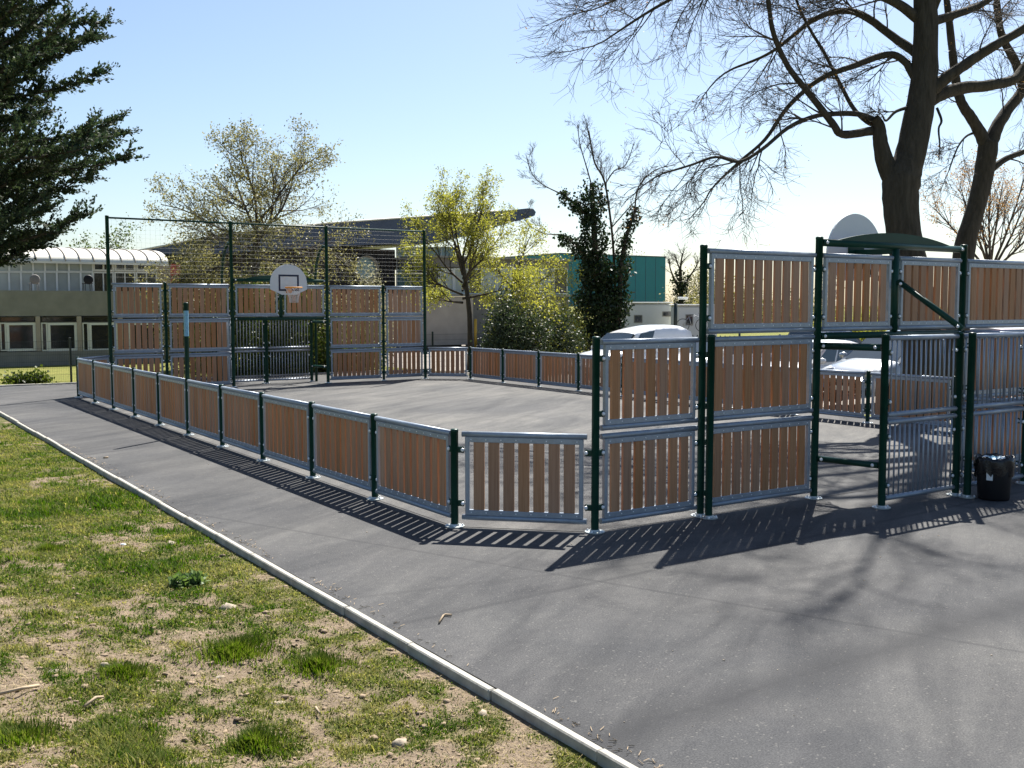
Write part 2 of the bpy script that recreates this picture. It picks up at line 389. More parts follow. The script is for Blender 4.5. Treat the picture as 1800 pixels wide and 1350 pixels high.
def cover(X, Y):
    a = (X * .45 + Y * .89); b = (X * .89 - Y * .45)
    c = .26 * fbm(a * .55, b * 1.0, 21, 3) + .34 * fbm(X * 2.4, Y * 2.4, 31, 4) + .46 * fbm(X * 8.5, Y * 8.5, 47, 3)
    dist = np.hypot(X - CAM.x, Y - CAM.y)
    return np.clip((c - .50) * 4.6 + .20 + np.clip((dist - 4.6) * .085, 0, .6), 0, 1)
ground = mesh_np('ground', [(-900, -900, -.55), (900, -900, -.55), (900, 1500, -.55), (-900, 1500, -.55)], [(0, 1, 2, 3)], M_LAWN)
tag(link('ground', ground), kind='structure')
lawn = tag(grid('lawn', -12.2, KX + .04, -10.4, 23.2, .07, lawn_z, M_SOIL, cover), kind='structure')
# asphalt apron, pitch and path: one slab with a real edge
mb = MB()
AP = [(-2.08, -30), (12.2, -30), (12.2, 23.0), (-2.08, 23.0)]
mb.add([(x, y, 0) for x, y in AP] + [(x, y, -.3) for x, y in AP], [(0, 1, 2, 3), (0, 4, 5, 1), (1, 5, 6, 2), (2, 6, 7, 3), (3, 7, 4, 0)])
tag(mb.build('asphalt', M_ASPHALT), kind='structure')
PT = [(.0, 0.0), (1.009, -1.009), (10.284, -1.009), (11.293, 0), (11.293, 18.07), (10.284, 19.079), (1.009, 19.079), (0, 18.07)]
mb = MB(); mb.add([(x, y, .004) for x, y in PT], [tuple(range(8))]); tag(mb.build('pitch', M_PITCH), kind='structure')
mb = MB(); mb.add([(14.0, -30, -.12), (48, -30, -.2), (48, 60, -.35), (14.0, 60, -.3)], [(0, 1, 2, 3)]); tag(mb.build('car_park', M_GRAVEL), kind='structure')
mb = MB(); mb.add([(12.2, -30, -.06), (14.05, -30, -.11), (14.05, 60, -.29), (12.2, 23, -.06), (12.2, 60, -.3)], [(0, 1, 2, 3), (3, 2, 4)]); tag(mb.build('verge', M_LAWN), kind='structure')
mb = MB(); mb.add([(-40, 23.1, -.06), (12.25, 23.1, -.06), (12.25, 62, -.3), (-40, 62, -.3)], [(0, 1, 2, 3)]); tag(mb.build('far_lawn', M_LAWN), kind='structure')
mb = MB(); mb.add([(24, 33, -.35), (60, 20, -.30), (75, 45, 2.2), (36, 62, 2.2)], [(0, 1, 2, 3)]); tag(mb.build('grass_bank', M_LAWN), kind='structure')
# kerb of single concrete pieces
kerb = tag(empty('kerb', (KX + .04, -8, 0)), kind='structure')
kme = MB().box((0, .497, -.09), (.052, .994, .2), bev=.008).mesh('kerb_stone', M_KERB)
for i in range(31):
    o = link('kerb_stone', kme, None, kerb, (rnd.uniform(-.006, .006), -1 + i * 1.0, rnd.uniform(-.004, .006)))
    o.rotation_euler = (rnd.uniform(-.004, .004), rnd.uniform(-.02, .02), rnd.uniform(-.006, .006))
kme2 = MB().box((.497, 0, -.06), (.994, .1, .2), bev=.008).mesh('kerb_stone', M_KERB)
k2 = tag(empty('far_kerb', (KX, 23.05, 0)), kind='structure')
for i in range(15): link('kerb_stone', kme2, None, k2, (i * 1.0, 0, rnd.uniform(-.004, .004)))

# ================================================================== the ball court
L_, S_, G_ = 1.807, 1.427, 2.806
c_ = S_ / math.sqrt(2)
ROW, PB = .93, .105          # row pitch and height of the lowest panel's bottom rail
H1, H2, H3, HG, HF = 1.0, 1.937, 2.872, 3.02, 4.556
SL_W, SL_T, SL_H = .110, .033, .735
slat_me = MB().box((0, 0, SL_H / 2), (SL_W, SL_T, SL_H), bev=.004).mesh('slat', M_WOOD)
bolt_me = MB().lathe([(.020, 0), (.020, .006), (.015, .014), (.0, .018)], n=8, M=Matrix.Rotation(math.pi / 2, 3, 'X')).mesh('bolt', M_BOLT)
_mc = {}
def cache(key, f):
    if key not in _mc: _mc[key] = f()
    return _mc[key]
def rail_mesh(w, bar=False):
    def f():
        m = MB(); hw = w / 2
        n = 10
        m.tube([(-hw - .035, 0, 0), (hw + .035, 0, 0)], .029, n)
        if not bar: m.box((0, 0, -.052), (w - .002, .041, .055), bev=.004)
        return m.mesh('rail', M_STEEL)
    return cache(('rail', round(w, 3), bar), f)
def stile_mesh(h):
    return cache(('stile', round(h, 3)), lambda: MB().box((0, 0, h / 2), (.042, .047, h), bev=.005).mesh('stile', M_STEEL))
def bracket_mesh():
    return cache('bracket', lambda: MB().box((.055, 0, 0), (.075, .022, .062), bev=.006).box((.088, 0, 0), (.03, .024, .068), bev=.011).mesh('bracket', M_GREEN))
rivet_glint_me = MB().lathe([(.007, 0), (.005, .005), (0, .006)], n=6, M=Matrix.Rotation(math.pi / 2, 3, 'X')).mesh('rivet_glint', M_BOLT)  # near-wall rivets; on the left fence bright dots imitating light through slat gaps

def panel(thing, A, B, row, n, kind='wood', gap=.105, sides=(-1, 1)):
    """one bolted panel between two posts at A and B (plan points); parts hang under it"""
    A, B = Vector((A[0], A[1], 0)), Vector((B[0], B[1], 0)); D = B - A; W_ = D.length; w = W_ - 2 * gap - .03
    ang = math.atan2(D.y, D.x); mid = (A + B) / 2; z0 = PB + ROW * row
    base = Vector(thing.location)
    hgt = .845
    p = link('panel', rail_mesh(w, kind == 'bars'), None, thing, mid - base + Vector((0, 0, z0 + hgt)), ang)
    p.name = 'panel'
    # everything below is placed relative to the top rail
    b = link('rail', rail_mesh(w, kind == 'bars'), None, p, (0, 0, -hgt)); b.rotation_euler = (math.pi, 0, 0)
    if kind == 'wood':
        sh = hgt - .05
        for s in (-1, 1): link('stile', stile_mesh(sh), None, p, (s * (w / 2 - .021), .0, -hgt + .025))
        inn = w - .084; pit = (inn - n * SL_W) / (n + 1) + SL_W; x0 = -inn / 2 + (pit - SL_W) + SL_W / 2
        for i in range(n):
            o = link('slat', slat_me, None, p, (x0 + i * pit, rnd.uniform(-.002, .002), -hgt + .052 + rnd.uniform(-.003, .003)))
            o.rotation_euler = (0, rnd.uniform(-.0025, .0025), 0)
        if RIVET_GLINTS:
            for i in range(n + 1):
                x = max(-w / 2 + .03, min(w / 2 - .03, x0 + (i - .5) * pit))
                for zz in (-.052, -hgt + .052):
                    o = link('rivet_glint', rivet_glint_me, None, p, (x, -.0205, zz))
    else:
        nb = n
        bm = cache(('bar', nb), lambda: MB().tube([(0, 0, 0), (0, 0, hgt)], .0105, 6).mesh('bar', M_STEEL))
        for i in range(nb): link('bar', bm, None, p, (-w / 2 + .03 + (w - .06) * i / (nb - 1), 0, -hgt))
    for s in (-1, 1):
        for zz in (-.16, -hgt + .14):
            o = link('bracket', bracket_mesh(), None, p, (s * W_ / 2, 0, zz)); o.rotation_euler = (0, 0, math.pi if s > 0 else 0)
            for sd_ in (-1, 1):
                o = link('bolt', bolt_me, None, p, (s * (W_ / 2 - .088), sd_ * .0125, zz)); o.rotation_euler = (0, 0, 0 if sd_ < 0 else math.pi)
    return p
RIVET_GLINTS = True
def post_mesh(h, r=.039):
    def f():
        m = MB(); m.lathe([(r, 0), (r, h - .03), (r + .002, h - .03), (r + .002, h - .008), (r * .8, h), (0, h + .002)], n=14); return m.mesh('post', M_GREEN)
    return cache(('post', round(h, 3), r), f)
base_me = MB().lathe([(.0, 0), (.10, 0.0), (.10, .010), (.052, .011), (.046, .03), (.04, .03)], n=16, smooth=False).mesh('base_plate', M_ZINC)
stud_me = MB().lathe([(.010, .009), (.010, .026), (0, .028)], n=6).mesh('anchor_bolt', M_BOLT)
def post(thing, P, h, r=.039, plate=True):
    o = link('post', post_mesh(h, r), None, thing, Vector((P[0], P[1], 0)) - Vector(thing.location))
    o.rotation_euler = (rnd.uniform(-.003, .003), rnd.uniform(-.003, .003), rnd.uniform(0, 6))
    if plate:
        link('base_plate', base_me, None, o, (0, 0, .003))
        for k in range(4): link('anchor_bolt', stud_me, None, o, (math.cos(k * math.pi / 2 + .6) * .078, math.sin(k * math.pi / 2 + .6) * .078, .003))
    return o
def bar(thing, a, b, r=.036, name='bar', mat_=M_GREEN, n=12, caps=True):
    a, b = Vector(a), Vector(b); base = Vector(thing.location)
    d = (b - a).normalized(); o = MB().tube([a - base, b - base], r, n).build(name, mat_, thing)
    if caps:
        for q in (a + d * .055, b - d * .055):
            t = Vector((0, 0, 1)).cross(d); t = t.normalized() if t.length > .01 else Vector((1, 0, 0))
            if t.dot(CAM - q) < 0: t = -t
            e = link('bolt', bolt_me, None, o, q - base + t * (r - .002)); e.rotation_euler = (0, 0, math.atan2(t.y, t.x) + math.pi / 2)
    return o

WID = 2 * c_ + 2 * S_ + 2 * L_ + G_          # clear width of the court
V1, V0 = 10 * L_ + c_, -c_
P = [(0, i * L_) for i in range(11)]; R = [(WID, i * L_) for i in range(11)]
lf = tag(empty('low_fence', (0, 9.0, 0)), 'low timber fence along the near left side, carrying the lone taller post', 'fence', 'side fences of the ball court')
for i, q in enumerate(P):
    o = post(lf, q, 2.30 if i == 5 else H1)
    if i == 5:
        st = MB(); prof = [(.0405, 1.72), (.0405, 2.16)]
        st.lathe(prof, n=14); s_ = st.build('sticker', M_BLUE, o); s_['label'] = 'light blue sticker wrapped round the tall post'
for i in range(10): panel(lf, P[i + 1], P[i], 0, 10, gap=.075)
RIVET_GLINTS = False
rf = tag(empty('low_fence', (WID, 9.0, 0)), 'low timber fence along the far side, between the pitch and the parked cars', 'fence', 'side fences of the ball court')
for i, q in enumerate(R): post(rf, q, H1)
for i in range(10): panel(rf, R[i + 1], R[i], 0, 10, gap=.075)

def goal_end(near):
    v = V0 if near else V1; s = 1 if near else -1
    X = (lambda u: u) if near else (lambda u: WID - u)      # the far end is the near one turned half round
    Y = lambda dv: v + s * dv
    if near: th = tag(empty('goal_wall', (WID / 2, v, 0)), 'stepped timber goal wall nearest the camera, with a barred goal cage and black bin', 'goal wall', 'goal walls of the ball court')
    else: th = tag(empty('goal_wall', (WID / 2, v, 0)), 'tall timber goal wall at the far end, topped by a net', 'goal wall', 'goal walls of the ball court')
    pt = lambda u, dv=0.0: (X(u), Y(dv))
    uA, uB, uC = c_, c_ + S_, c_ + S_ + L_; uT, uB2, uA2 = uC + G_, uC + G_ + L_, uC + G_ + L_ + S_
    hA, hB, hC = (H2, H3, HG) if near else (HF, H3, HF)
    rA = .039 if near else .046
    post(th, pt(uA), hA, rA); post(th, pt(uA2), hA, rA); post(th, pt(uB), hB); post(th, pt(uB2), hB)
    post(th, pt(uC), hC, .042 if near else .046); post(th, pt(uT), hC, .042 if near else .046)
    if near:
        post(th, pt(uB, -.125), H2); post(th, pt(uB2, -.125), H2)
    # chamfer panels to the side fences
    e0 = pt(0, c_) ; e1 = pt(WID, c_)
    panel(th, e0, pt(uA), 0, 7, gap=.1); panel(th, pt(uA2), e1, 0, 7, gap=.1)
    rows_out = 2 if near else 3
    for r in range(rows_out):
        panel(th, pt(uA), pt(uB), r, 7, gap=.09); panel(th, pt(uB2), pt(uA2), r, 7, gap=.09)
    for r in range(3):
        panel(th, pt(uB), pt(uC), r, 10, gap=.085); panel(th, pt(uT), pt(uB2), r, 10, gap=.085)
    um = (uC + uT) / 2
    panel(th, pt(uC), pt(um), 2, 7, gap=.085); panel(th, pt(um), pt(uT), 2, 7, gap=.085)
    # goal frame
    bar(th, (*pt(uC + .04), 1.885), (*pt(uT - .04), 1.885), .040, 'crossbar')
    bar(th, (*pt(uC + .04), 2.955), (*pt(uT - .04), 2.955), .042, 'top_bar')
    n = 22; poly = [(-1.12 + 2.24 * i / n, .125 * (1 - (2 * i / n - 1) ** 2)) for i in range(n + 1)]
    m = MB(); m.prism(poly, .03); m.build('arch_plate', M_GREEN, th, (X(um) - WID / 2, -.015, 2.985))
    po = MB().tube([(0, 0, 1.925), (0, 0, 2.92)], .046, 12).build('hoop_post', M_GREEN, th, (X(um) - WID / 2, 0, 0))
    # cage behind the goal, with a stepped side entrance
    dD = -.80
    uD, uM, uE = 4.41, 5.79, 7.24
    for uu in (uD, uM, uE): post(th, pt(uu, dD), H2 - .01, .042)
    post(th, pt(uM, dD - .15), H2 - .01, .042)
    post(th, pt(uE, dD - .0) if False else pt(uE + .09, dD - .05), H2 - .01, .039, False)
    for r in range(2):
        panel(th, pt(uD, dD), pt(uM, dD), r, 14, 'bars', gap=.07); panel(th, pt(uM, dD), pt(uE, dD), r, 14, 'bars', gap=.07)
        panel(th, pt(uE, dD), pt(uT, -.02), r, 8, 'bars', gap=.07)
    bar(th, (*pt(uC + .02, -.04), .47), (*pt(uD, dD + .05), .47), .036, 'step_bar')
    bar(th, (*pt(uC + .02, -.04), 1.775), (*pt(uD, dD + .05), 1.775), .040, 'step_bar')
    bar(th, (*pt(um + .0, -.05), 2.53), (*pt(uM, dD - .03), 1.96), .036, 'brace')
    if not near:
        for uu in (uC, uT):
            q = [Vector((*pt(uu, -.03), 3.93)), Vector((*pt(uu, -.22), 3.97)), Vector((*pt(uu, -.5), 3.82)), Vector((*pt(uu, -.72), 3.5)), Vector((*pt(uu, -.82), 3.1)), Vector((*pt(uu, -.84), 2.2)), Vector((*pt(uu, -.85), 0))]
            MB().tube([p_ - Vector(th.location) for p_ in q], .04, 10).build('back_stay', M_GREEN, th)
        ua, ub = min(X(uA), X(uA2)), max(X(uA), X(uA2)); x0, x1 = ua - WID / 2 + .05, ub - WID / 2 - .05
        MB().tube([(x0, 0, 4.50), (x1, 0, 4.50)], .024, 8).build('net_bar', M_GREEN, th)
        m = MB()
        for k in range(14):
            z = 2.99 + 1.46 * k / 13; sg = .02 * math.sin(k * 1.7)
            m.tube([(x0 + (x1 - x0) * j / 12, .004 * math.sin(j * 2.1 + k), z - .008 * math.sin(math.pi * ((j / 12 * 3) % 1)) + sg * .3) for j in range(13)], .0017, 3, False, False)
        for k in range(75):
            x = x0 + (x1 - x0) * (k + .5) / 75; m.tube([(x, 0, 2.97), (x + rnd.uniform(-.02, .02), .01, 3.7), (x, 0, 4.49)], .0014, 3, False, False)
        m.build('net', M_NETCORD, th)
    # basketball hoop bolted to the hoop post
    hp = tag(empty('basketball_hoop', (X(um), Y(0), 0)), 'white fan-shaped backboard seen from behind, above the near goal' if near else 'white fan-shaped backboard with orange rim facing the pitch at the far end', 'basketball hoop', 'basketball hoops')
    o_ = s * .60
    pl = []
    W2 = .535
    for i in range(25):
        t = math.pi * i / 24; pl.append((W2 * math.cos(t), 2.87 + .52 * math.sin(t)))
    pl += [(-W2, 2.70), (-.20, 2.55), (.20, 2.55), (W2, 2.70)]
    m = MB(); m.prism(pl, .022); m.build('backboard', M_BOARD, hp, (0, o_ - .011, 0))
    f = o_ + s * .013
    m = MB(); 
    for (x, z, sx, sz) in ((0, 3.08, .59, .05), (0, 2.68, .59, .05), (-.27, 2.88, .05, .35), (.27, 2.88, .05, .35)): m.box((x, f, z), (sx, .004, sz))
    sq = m.build('target_square', M_BLACKLINE, hp)
    ry = o_ + s * .36; rz = 2.745
    m = MB(); m.tube([(.225 * math.cos(a), ry + .225 * math.sin(a), rz) for a in [2 * math.pi * i / 28 for i in range(29)]], .017, 8, False)
    m.box((0, o_ + s * .075, rz - .01), (.18, .13, .02)); m.box((0, o_ + s * .02, rz - .07), (.16, .02, .16))
    for sx in (-1, 1): m.tube([(sx * .07, o_ + s * .02, rz - .12), (sx * .12, ry - s * .19, rz - .005)], .008, 6)
    rim = m.build('rim', M_RIM, hp)
    m = MB()
    for k in range(12):
        for dr in (1, -1):
            pts = []
            for j in range(7):
                a = 2 * math.pi * k / 12 + dr * j * .26; rr = .225 - .11 * (1 - (1 - j / 6) ** 1.8); pts.append((rr * math.cos(a), ry + rr * math.sin(a), rz - .012 - .4 * j / 6))
            m.tube(pts, .0045, 4, False, False)
    m.build('hoop_net', M_CORD, rim)
    m = MB(); m.box((0, o_ / 2, 2.90), (.07, abs(o_) - .03, .07), bev=.006); m.tube([(0, s * .05, 2.45), (0, o_ - s * .02, 2.80)], .028, 8)
    m.box((0, o_ - s * .02, 2.85), (.30, .02, .30), bev=.004); m.build('support_arm', M_GREEN, hp)
    return th
RIVET_GLINTS = True
nw = goal_end(True)
RIVET_GLINTS = False
fwall = goal_end(False)

# ================================================================== trees and plants
UPV = Vector((0, 0, 1))
def catmull(pts, sub=4):
    pts = [Vector(p) for p in pts]; out = []
    for i in range(len(pts) - 1):
        p0 = pts[max(i - 1, 0)]; p1 = pts[i]; p2 = pts[i + 1]; p3 = pts[min(i + 2, len(pts) - 1)]
        for k in range(sub):
            t = k / sub; out.append(.5 * (2 * p1 + (p2 - p0) * t + (2 * p0 - 5 * p1 + 4 * p2 - p3) * t * t + (3 * p1 - p0 - 3 * p2 + p3) * t ** 3))
    out.append(pts[-1]); return out
def rvec(r): 
    v = Vector((r.gauss(0, 1), r.gauss(0, 1), r.gauss(0, 1))); return v.normalized()
def limb(mb, pts, r0, r1, n=8, sub=4, wob=.0, cap=False):
    q = catmull(pts, sub); m = len(q)
    mb.tube(q, [r0 + (r1 - r0) * (i / (m - 1)) ** .85 for i in range(m)], n, cap, True, wob); return q
def sprout(mbs, r, p, d, length, rad, lev, prm, tips):
    """grow one branch and what it carries; prm[lev] = (children, length ratio, spread, wander, lift, segments, sides)"""
    ch, lr, spread, wander, lift, segs, sides = prm[lev]
    pts = [p.copy()]; d = d.normalized(); st = length / segs
    for i in range(segs):
        d = (d + rvec(r) * wander + UPV * lift).normalized(); pts.append(pts[-1] + d * st)
    rr = [rad * (1 - .72 * i / segs) for i in range(segs + 1)]
    mbs[min(lev, len(mbs) - 1)].tube(pts, rr, sides, False, sides > 4)
    if lev + 1 < len(prm):
        for k in range(ch):
            t = r.uniform(.18, 1.0) if ch > 2 else r.uniform(.45, 1); i = min(int(t * segs), segs - 1); q = pts[i].lerp(pts[i + 1], t * segs - i)
            dd = (pts[i + 1] - pts[i]).normalized(); side = rvec(r); side = (side - dd * side.dot(dd)).normalized()
            sprout(mbs, r, q, dd + side * spread * r.uniform(.6, 1.3), length * lr * r.uniform(.6, 1.2) * (1.15 - .5 * t), max(rr[i] * .55, .0052), lev + 1, prm, tips)
    else:
        tips.append((pts[-1], d)); tips.append((pts[len(pts) // 2], d))
def leaves(anchors, n, size, spread, seed, droop=0.0, asp=.55, tone=None, var=.35):
    """n small folded leaves spread round each anchor point"""
    g = np.random.default_rng(seed); A = np.array([[*a] for a in anchors]); N = len(A) * n
    C = np.repeat(A, n, 0) + g.normal(0, spread, (N, 3))
    d = g.normal(0, 1, (N, 3)); d[:, 2] -= droop; d /= np.linalg.norm(d, axis=1)[:, None]
    e = g.normal(0, 1, (N, 3)); e -= d * (e * d).sum(1)[:, None]; e /= np.linalg.norm(e, axis=1)[:, None]
    f = np.cross(d, e); s = size * g.uniform(1 - var, 1 + var, N)[:, None]
    V = np.stack([C, C + d * s * .5 + e * s * asp * .5 + f * s * .1, C + d * s, C + d * s * .5 - e * s * asp * .5 + f * s * .1], 1).reshape(-1, 3)
    F = np.arange(N * 4).reshape(-1, 4)
    t = np.clip(g.normal(.45, .25, N), 0, 1) if tone is None else np.clip(tone + g.normal(0, .2, N), 0, 1)
    cols = np.repeat(np.stack([t, t, t, np.ones(N)], 1), 4, 0)
    return V, F, cols
def crown_mesh(name, m, V, F, cols): return mesh_np(name, V, F, m, False, cols)

def tree(name, label, base, trunk_top, r0, limbs, prm, leaf, seed, cat='tree', group=None, bark=M_BARK2, lean=None, nlimb=6, llen=2.0, up=.55, leafmat=None):
    r = random.Random(seed); base = Vector(base); th = tag(empty(name, base), label, cat, group)
    trunk = MB(); br = MB(); top = Vector(trunk_top) - base
    mid = top * .5 + Vector((r.uniform(-.12, .12), r.uniform(-.12, .12), 0))
    q = limb(trunk, [Vector((0, 0, -.3)), Vector((0, 0, .2)), mid, top], r0, r0 * .55, 9, 4, .05)
    tips = []
    for (p, d, ln, rd) in limbs: sprout([trunk, br], r, Vector(p) - base, Vector(d), ln, rd, 0, prm, tips)
    for k in range(nlimb):
        t = .55 + .45 * k / max(1, nlimb - 1); i = min(int(t * (len(q) - 1)), len(q) - 2); a = k * 2.4 + r.uniform(-.4, .4)
        d = Vector((math.cos(a), math.sin(a), up + r.uniform(-.2, .4) + (t - .6)))
        sprout([trunk, br], r, q[i], d, llen * r.uniform(.8, 1.25), r0 * .42, 0, prm, tips)
    trunk.build('trunk', bark, th); br.build('branches', M_TWIG, th)
    if leaf:
        n, size, spread, droop, m = leaf
        link('crown', crown_mesh('crown', m, *leaves([t[0] for t in tips], n, size, spread, seed, droop)), None, th)
    return th

def shrub(name, label, base, rx, ry, h, n, size, m, seed, cat='shrub', group=None, skirt=.15, stems=9, asp=.55, clump=.22):
    g = np.random.default_rng(seed); r = random.Random(seed); base = Vector(base); th = tag(empty(name, base), label, cat, group)
    st = MB(); pts = []
    k = 0
    while len(pts) < max(12, n // 22):
        p = g.uniform(-1, 1, 3); p[2] = (p[2] + 1) / 2
        rr = np.hypot(p[0], p[1]); lim = (.35 + .65 * math.sin(math.pi * min(1, skirt + p[2] * (1 - skirt)) ** .8)) * (1 + .25 * math.sin(3 * math.atan2(p[1], p[0]) + seed))
        if rr > lim: continue
        if rr < lim * .45 and g.random() < .55: continue
        pts.append((p[0] * rx, p[1] * ry, p[2] * h * (1 + .12 * math.sin(5 * p[0] + seed))))
    for i in range(stems):
        t = pts[i * len(pts) // stems]; st.tube([(t[0] * .1, t[1] * .1, -.3), (t[0] * .45, t[1] * .45, t[2] * .5), t], [.03, .02, .008], 5, False)
    for t in pts[::3]:
        st.tube([(t[0] * .55, t[1] * .55, t[2] * .7), t], [.009, .003], 3, False, False)
    st.build('stems', M_TWIG, th)
    V, F, cols = leaves(pts, 40, size, clump, seed, .2, asp)
    V[:, 2] = np.maximum(V[:, 2], .02)
    link('foliage', crown_mesh('foliage', m, V, F, cols), None, th); return th
Z = lambda p, z: Vector((p.x, p.y, z))

# --- the two big bare trees beyond the court (limbs measured from the photograph, twigs grown)
def big_tree(name, label, base, trunk_px, limbs_px, D, seed, extra=1.0, tw=1.0):
    r = random.Random(seed); base = Vector(base); th = tag(empty(name, base), label, 'tree', 'big bare trees beyond the court')
    tr = MB(); br = MB(); tips = []
    pts = [W(x, y, D) - base for x, y, w_ in trunk_px]; pts[0].x, pts[0].y = 0, 0
    pts = [Vector((pts[0].x, pts[0].y, -.4))] + pts
    rad = [trunk_px[0][2] * 1.12 / 2 * D / F_PX] + [w_ / 2 * D / F_PX for _, _, w_ in trunk_px]
    q = catmull(pts, 4); rr = np.interp(np.linspace(0, len(pts) - 1, len(q)), range(len(pts)), rad); tr.tube(q, list(rr), 18, True, True, .045)
    prm = [(int(9 * tw), .70, .8, .2, -.01, 6, 4), (6, .72, .85, .28, -.05, 5, 3), (4, .80, .85, .34, .05, 5, 3)]
    for lp, w0, w1, dd, dens, lmax in limbs_px:
        n = len(lp); pp = [W(x, y, D + dd * (i / (n - 1)) ** 1.1) - base for i, (x, y) in enumerate(lp)]
        k = D / F_PX / 2; ql = limb(tr, pp, w0 * k, w1 * k, 8, 5, .06)
        m = len(ql); tot = sum((ql[i + 1] - ql[i]).length for i in range(m - 1))
        for j in range(int(dens * tot * extra)):
            t = r.uniform(.12, 1.0) ** .8; i = min(int(t * (m - 1)), m - 2); d = (ql[i + 1] - ql[i]).normalized()
            sd = rvec(r); sd = (sd - d * sd.dot(d)).normalized(); rl = (w0 + (w1 - w0) * t) * k
            sprout([br], r, ql[i], d * .9 + sd * .8 + UPV * r.uniform(-.25, .3), lmax * r.uniform(.55, 1.2), max(.008, min(rl * .5, .019)), 0, prm, tips)
        if lmax: sprout([br], r, ql[-1], (ql[-1] - ql[-3]).normalized(), lmax, min(w1 * k, .03), 0, prm, tips)
    tr.build('trunk', M_BARK, th); br.build('branches', M_TWIG, th)
    A = [t[0] for t in tips[::6]]
    link('crown', crown_mesh('crown', M_LEAF4, *leaves(A, 1, .035, .02, seed)), None, th)
    return th
D1 = 20.9; b1 = Z(W(1622, 720, D1), -.15)
big_tree('bare_tree', 'huge bare forked tree standing just beyond the court by the silver car', b1,
    [(1622, 735, 88), (1622, 690, 76), (1620, 600, 68), (1608, 510, 61), (1592, 430, 57), (1583, 360, 60), (1585, 315, 66), (1598, 280, 53), (1612, 220, 50), (1624, 140, 46), (1627, 60, 41), (1626, -30, 39), (1620, -140, 36), (1610, -300, 32), (1602, -430, 22), (1596, -560, 12), (1592, -660, 6)],
    [([(1577, 330), (1556, 285), (1547, 245), (1546, 222), (1538, 207)], 40, 15, -.2, 0, 0),
     ([(1548, 228), (1520, 232), (1480, 236), (1462, 215), (1422, 164), (1386, 118), (1360, 60), (1350, 0), (1335, -90)], 17, 6, -1.2, 1.0, 1.3),
     ([(1545, 214), (1510, 201), (1470, 200), (1430, 205), (1385, 225), (1340, 262), (1300, 284), (1258, 276), (1215, 290), (1165, 305)], 11, 3, -1.5, 1.3, 1.1),
     ([(1622, 160), (1606, 132), (1590, 108), (1560, 96), (1500, 116), (1440, 140), (1385, 188), (1345, 245), (1300, 284), (1270, 312)], 17, 4, .6, 1.2, 1.2),
     ([(1626, 115), (1608, 92), (1570, 65), (1515, 26), (1470, 20), (1425, 38), (1395, 62), (1350, 95), (1290, 120)], 20, 4, 1.6, 1.3, 1.3),
     ([(1545, 220), (1525, 215), (1500, 190), (1478, 150), (1450, 95), (1420, 45), (1400, 0), (1385, -70)], 9, 4, .8, 1.0, 1.1),
     ([(1622, 40), (1580, 8), (1530, -15), (1450, -45), (1350, -55), (1240, -30), (1150, 15), (1080, 60)], 20, 3, -.8, 2.0, 1.5),
     ([(1622, 0), (1560, -50), (1460, -95), (1340, -100), (1220, -70), (1120, -20), (1060, 10)], 18, 3, 1.5, 2.0, 1.5),
     ([(1622, -60), (1540, -110), (1420, -150), (1280, -120), (1180, -60)], 16, 4, -2.0, 1.2, 1.5),
     ([(1606, -380), (1660, -470), (1740, -560), (1800, -640)], 16, 5, .8, .9, 1.5),
     ([(1604, -400), (1540, -490), (1450, -560), (1390, -640)], 16, 5, -.8, .9, 1.5),
     ([(1612, -260), (1700, -360), (1830, -430), (1950, -520)], 24, 7, .5, .8, 1.6),
     ([(1610, -330), (1540, -420), (1420, -470), (1300, -560)], 22, 6, 1.5, .8, 1.6),
     ([(1615, -140), (1560, -230), (1480, -330), (1400, -400)], 24, 6, -1.5, 1.0, 1.6),
     ([(1612, -180), (1660, -290), (1720, -400), (1760, -520)], 24, 6, 1.5, 1.0, 1.6),
     ([(1606, -230), (1590, -360), (1570, -500), (1560, -620)], 16, 5, -2.6, .9, 1.6),
     ([(1620, -100), (1690, -170), (1780, -250), (1880, -330)], 18, 5, -1.2, 1.3, 1.6),
     ([(1600, -260), (1520, -400), (1440, -520)], 14, 4, 1.8, 1.3, 1.6),
     ([(1622, -20), (1540, -70), (1440, -160), (1330, -210), (1230, -200)], 16, 4, .4, 1.5, 1.5),
     ([(1626, 172), (1650, 148), (1680, 125), (1720, 98), (1752, 78), (1800, 50), (1860, 0)], 25, 12, -.6, .5, 1.2),
     ([(1622, 186), (1650, 168), (1690, 155), (1740, 150), (1782, 140), (1800, 118), (1850, 60)], 26, 14, .8, .5, 1.2),
     ([(1624, 52), (1642, 38), (1690, 22), (1730, 5), (1790, -40)], 20, 10, 1.0, .7, 1.2),
     ([(1636, 20), (1660, -30), (1700, -100), (1740, -190)], 20, 7, -.8, .8, 1.4),
     ([(1600, 188), (1575, 196), (1558, 212), (1552, 205)], 7, 3, -.4, 1.0, .5),
     ([(1647, 190), (1655, 212), (1650, 226), (1652, 252)], 5, 3, -.3, .2, .3)], D1, 5, 2.0, 1.0)
D2 = 23.6; b2 = Z(W(1684, 716, D2), -.2)
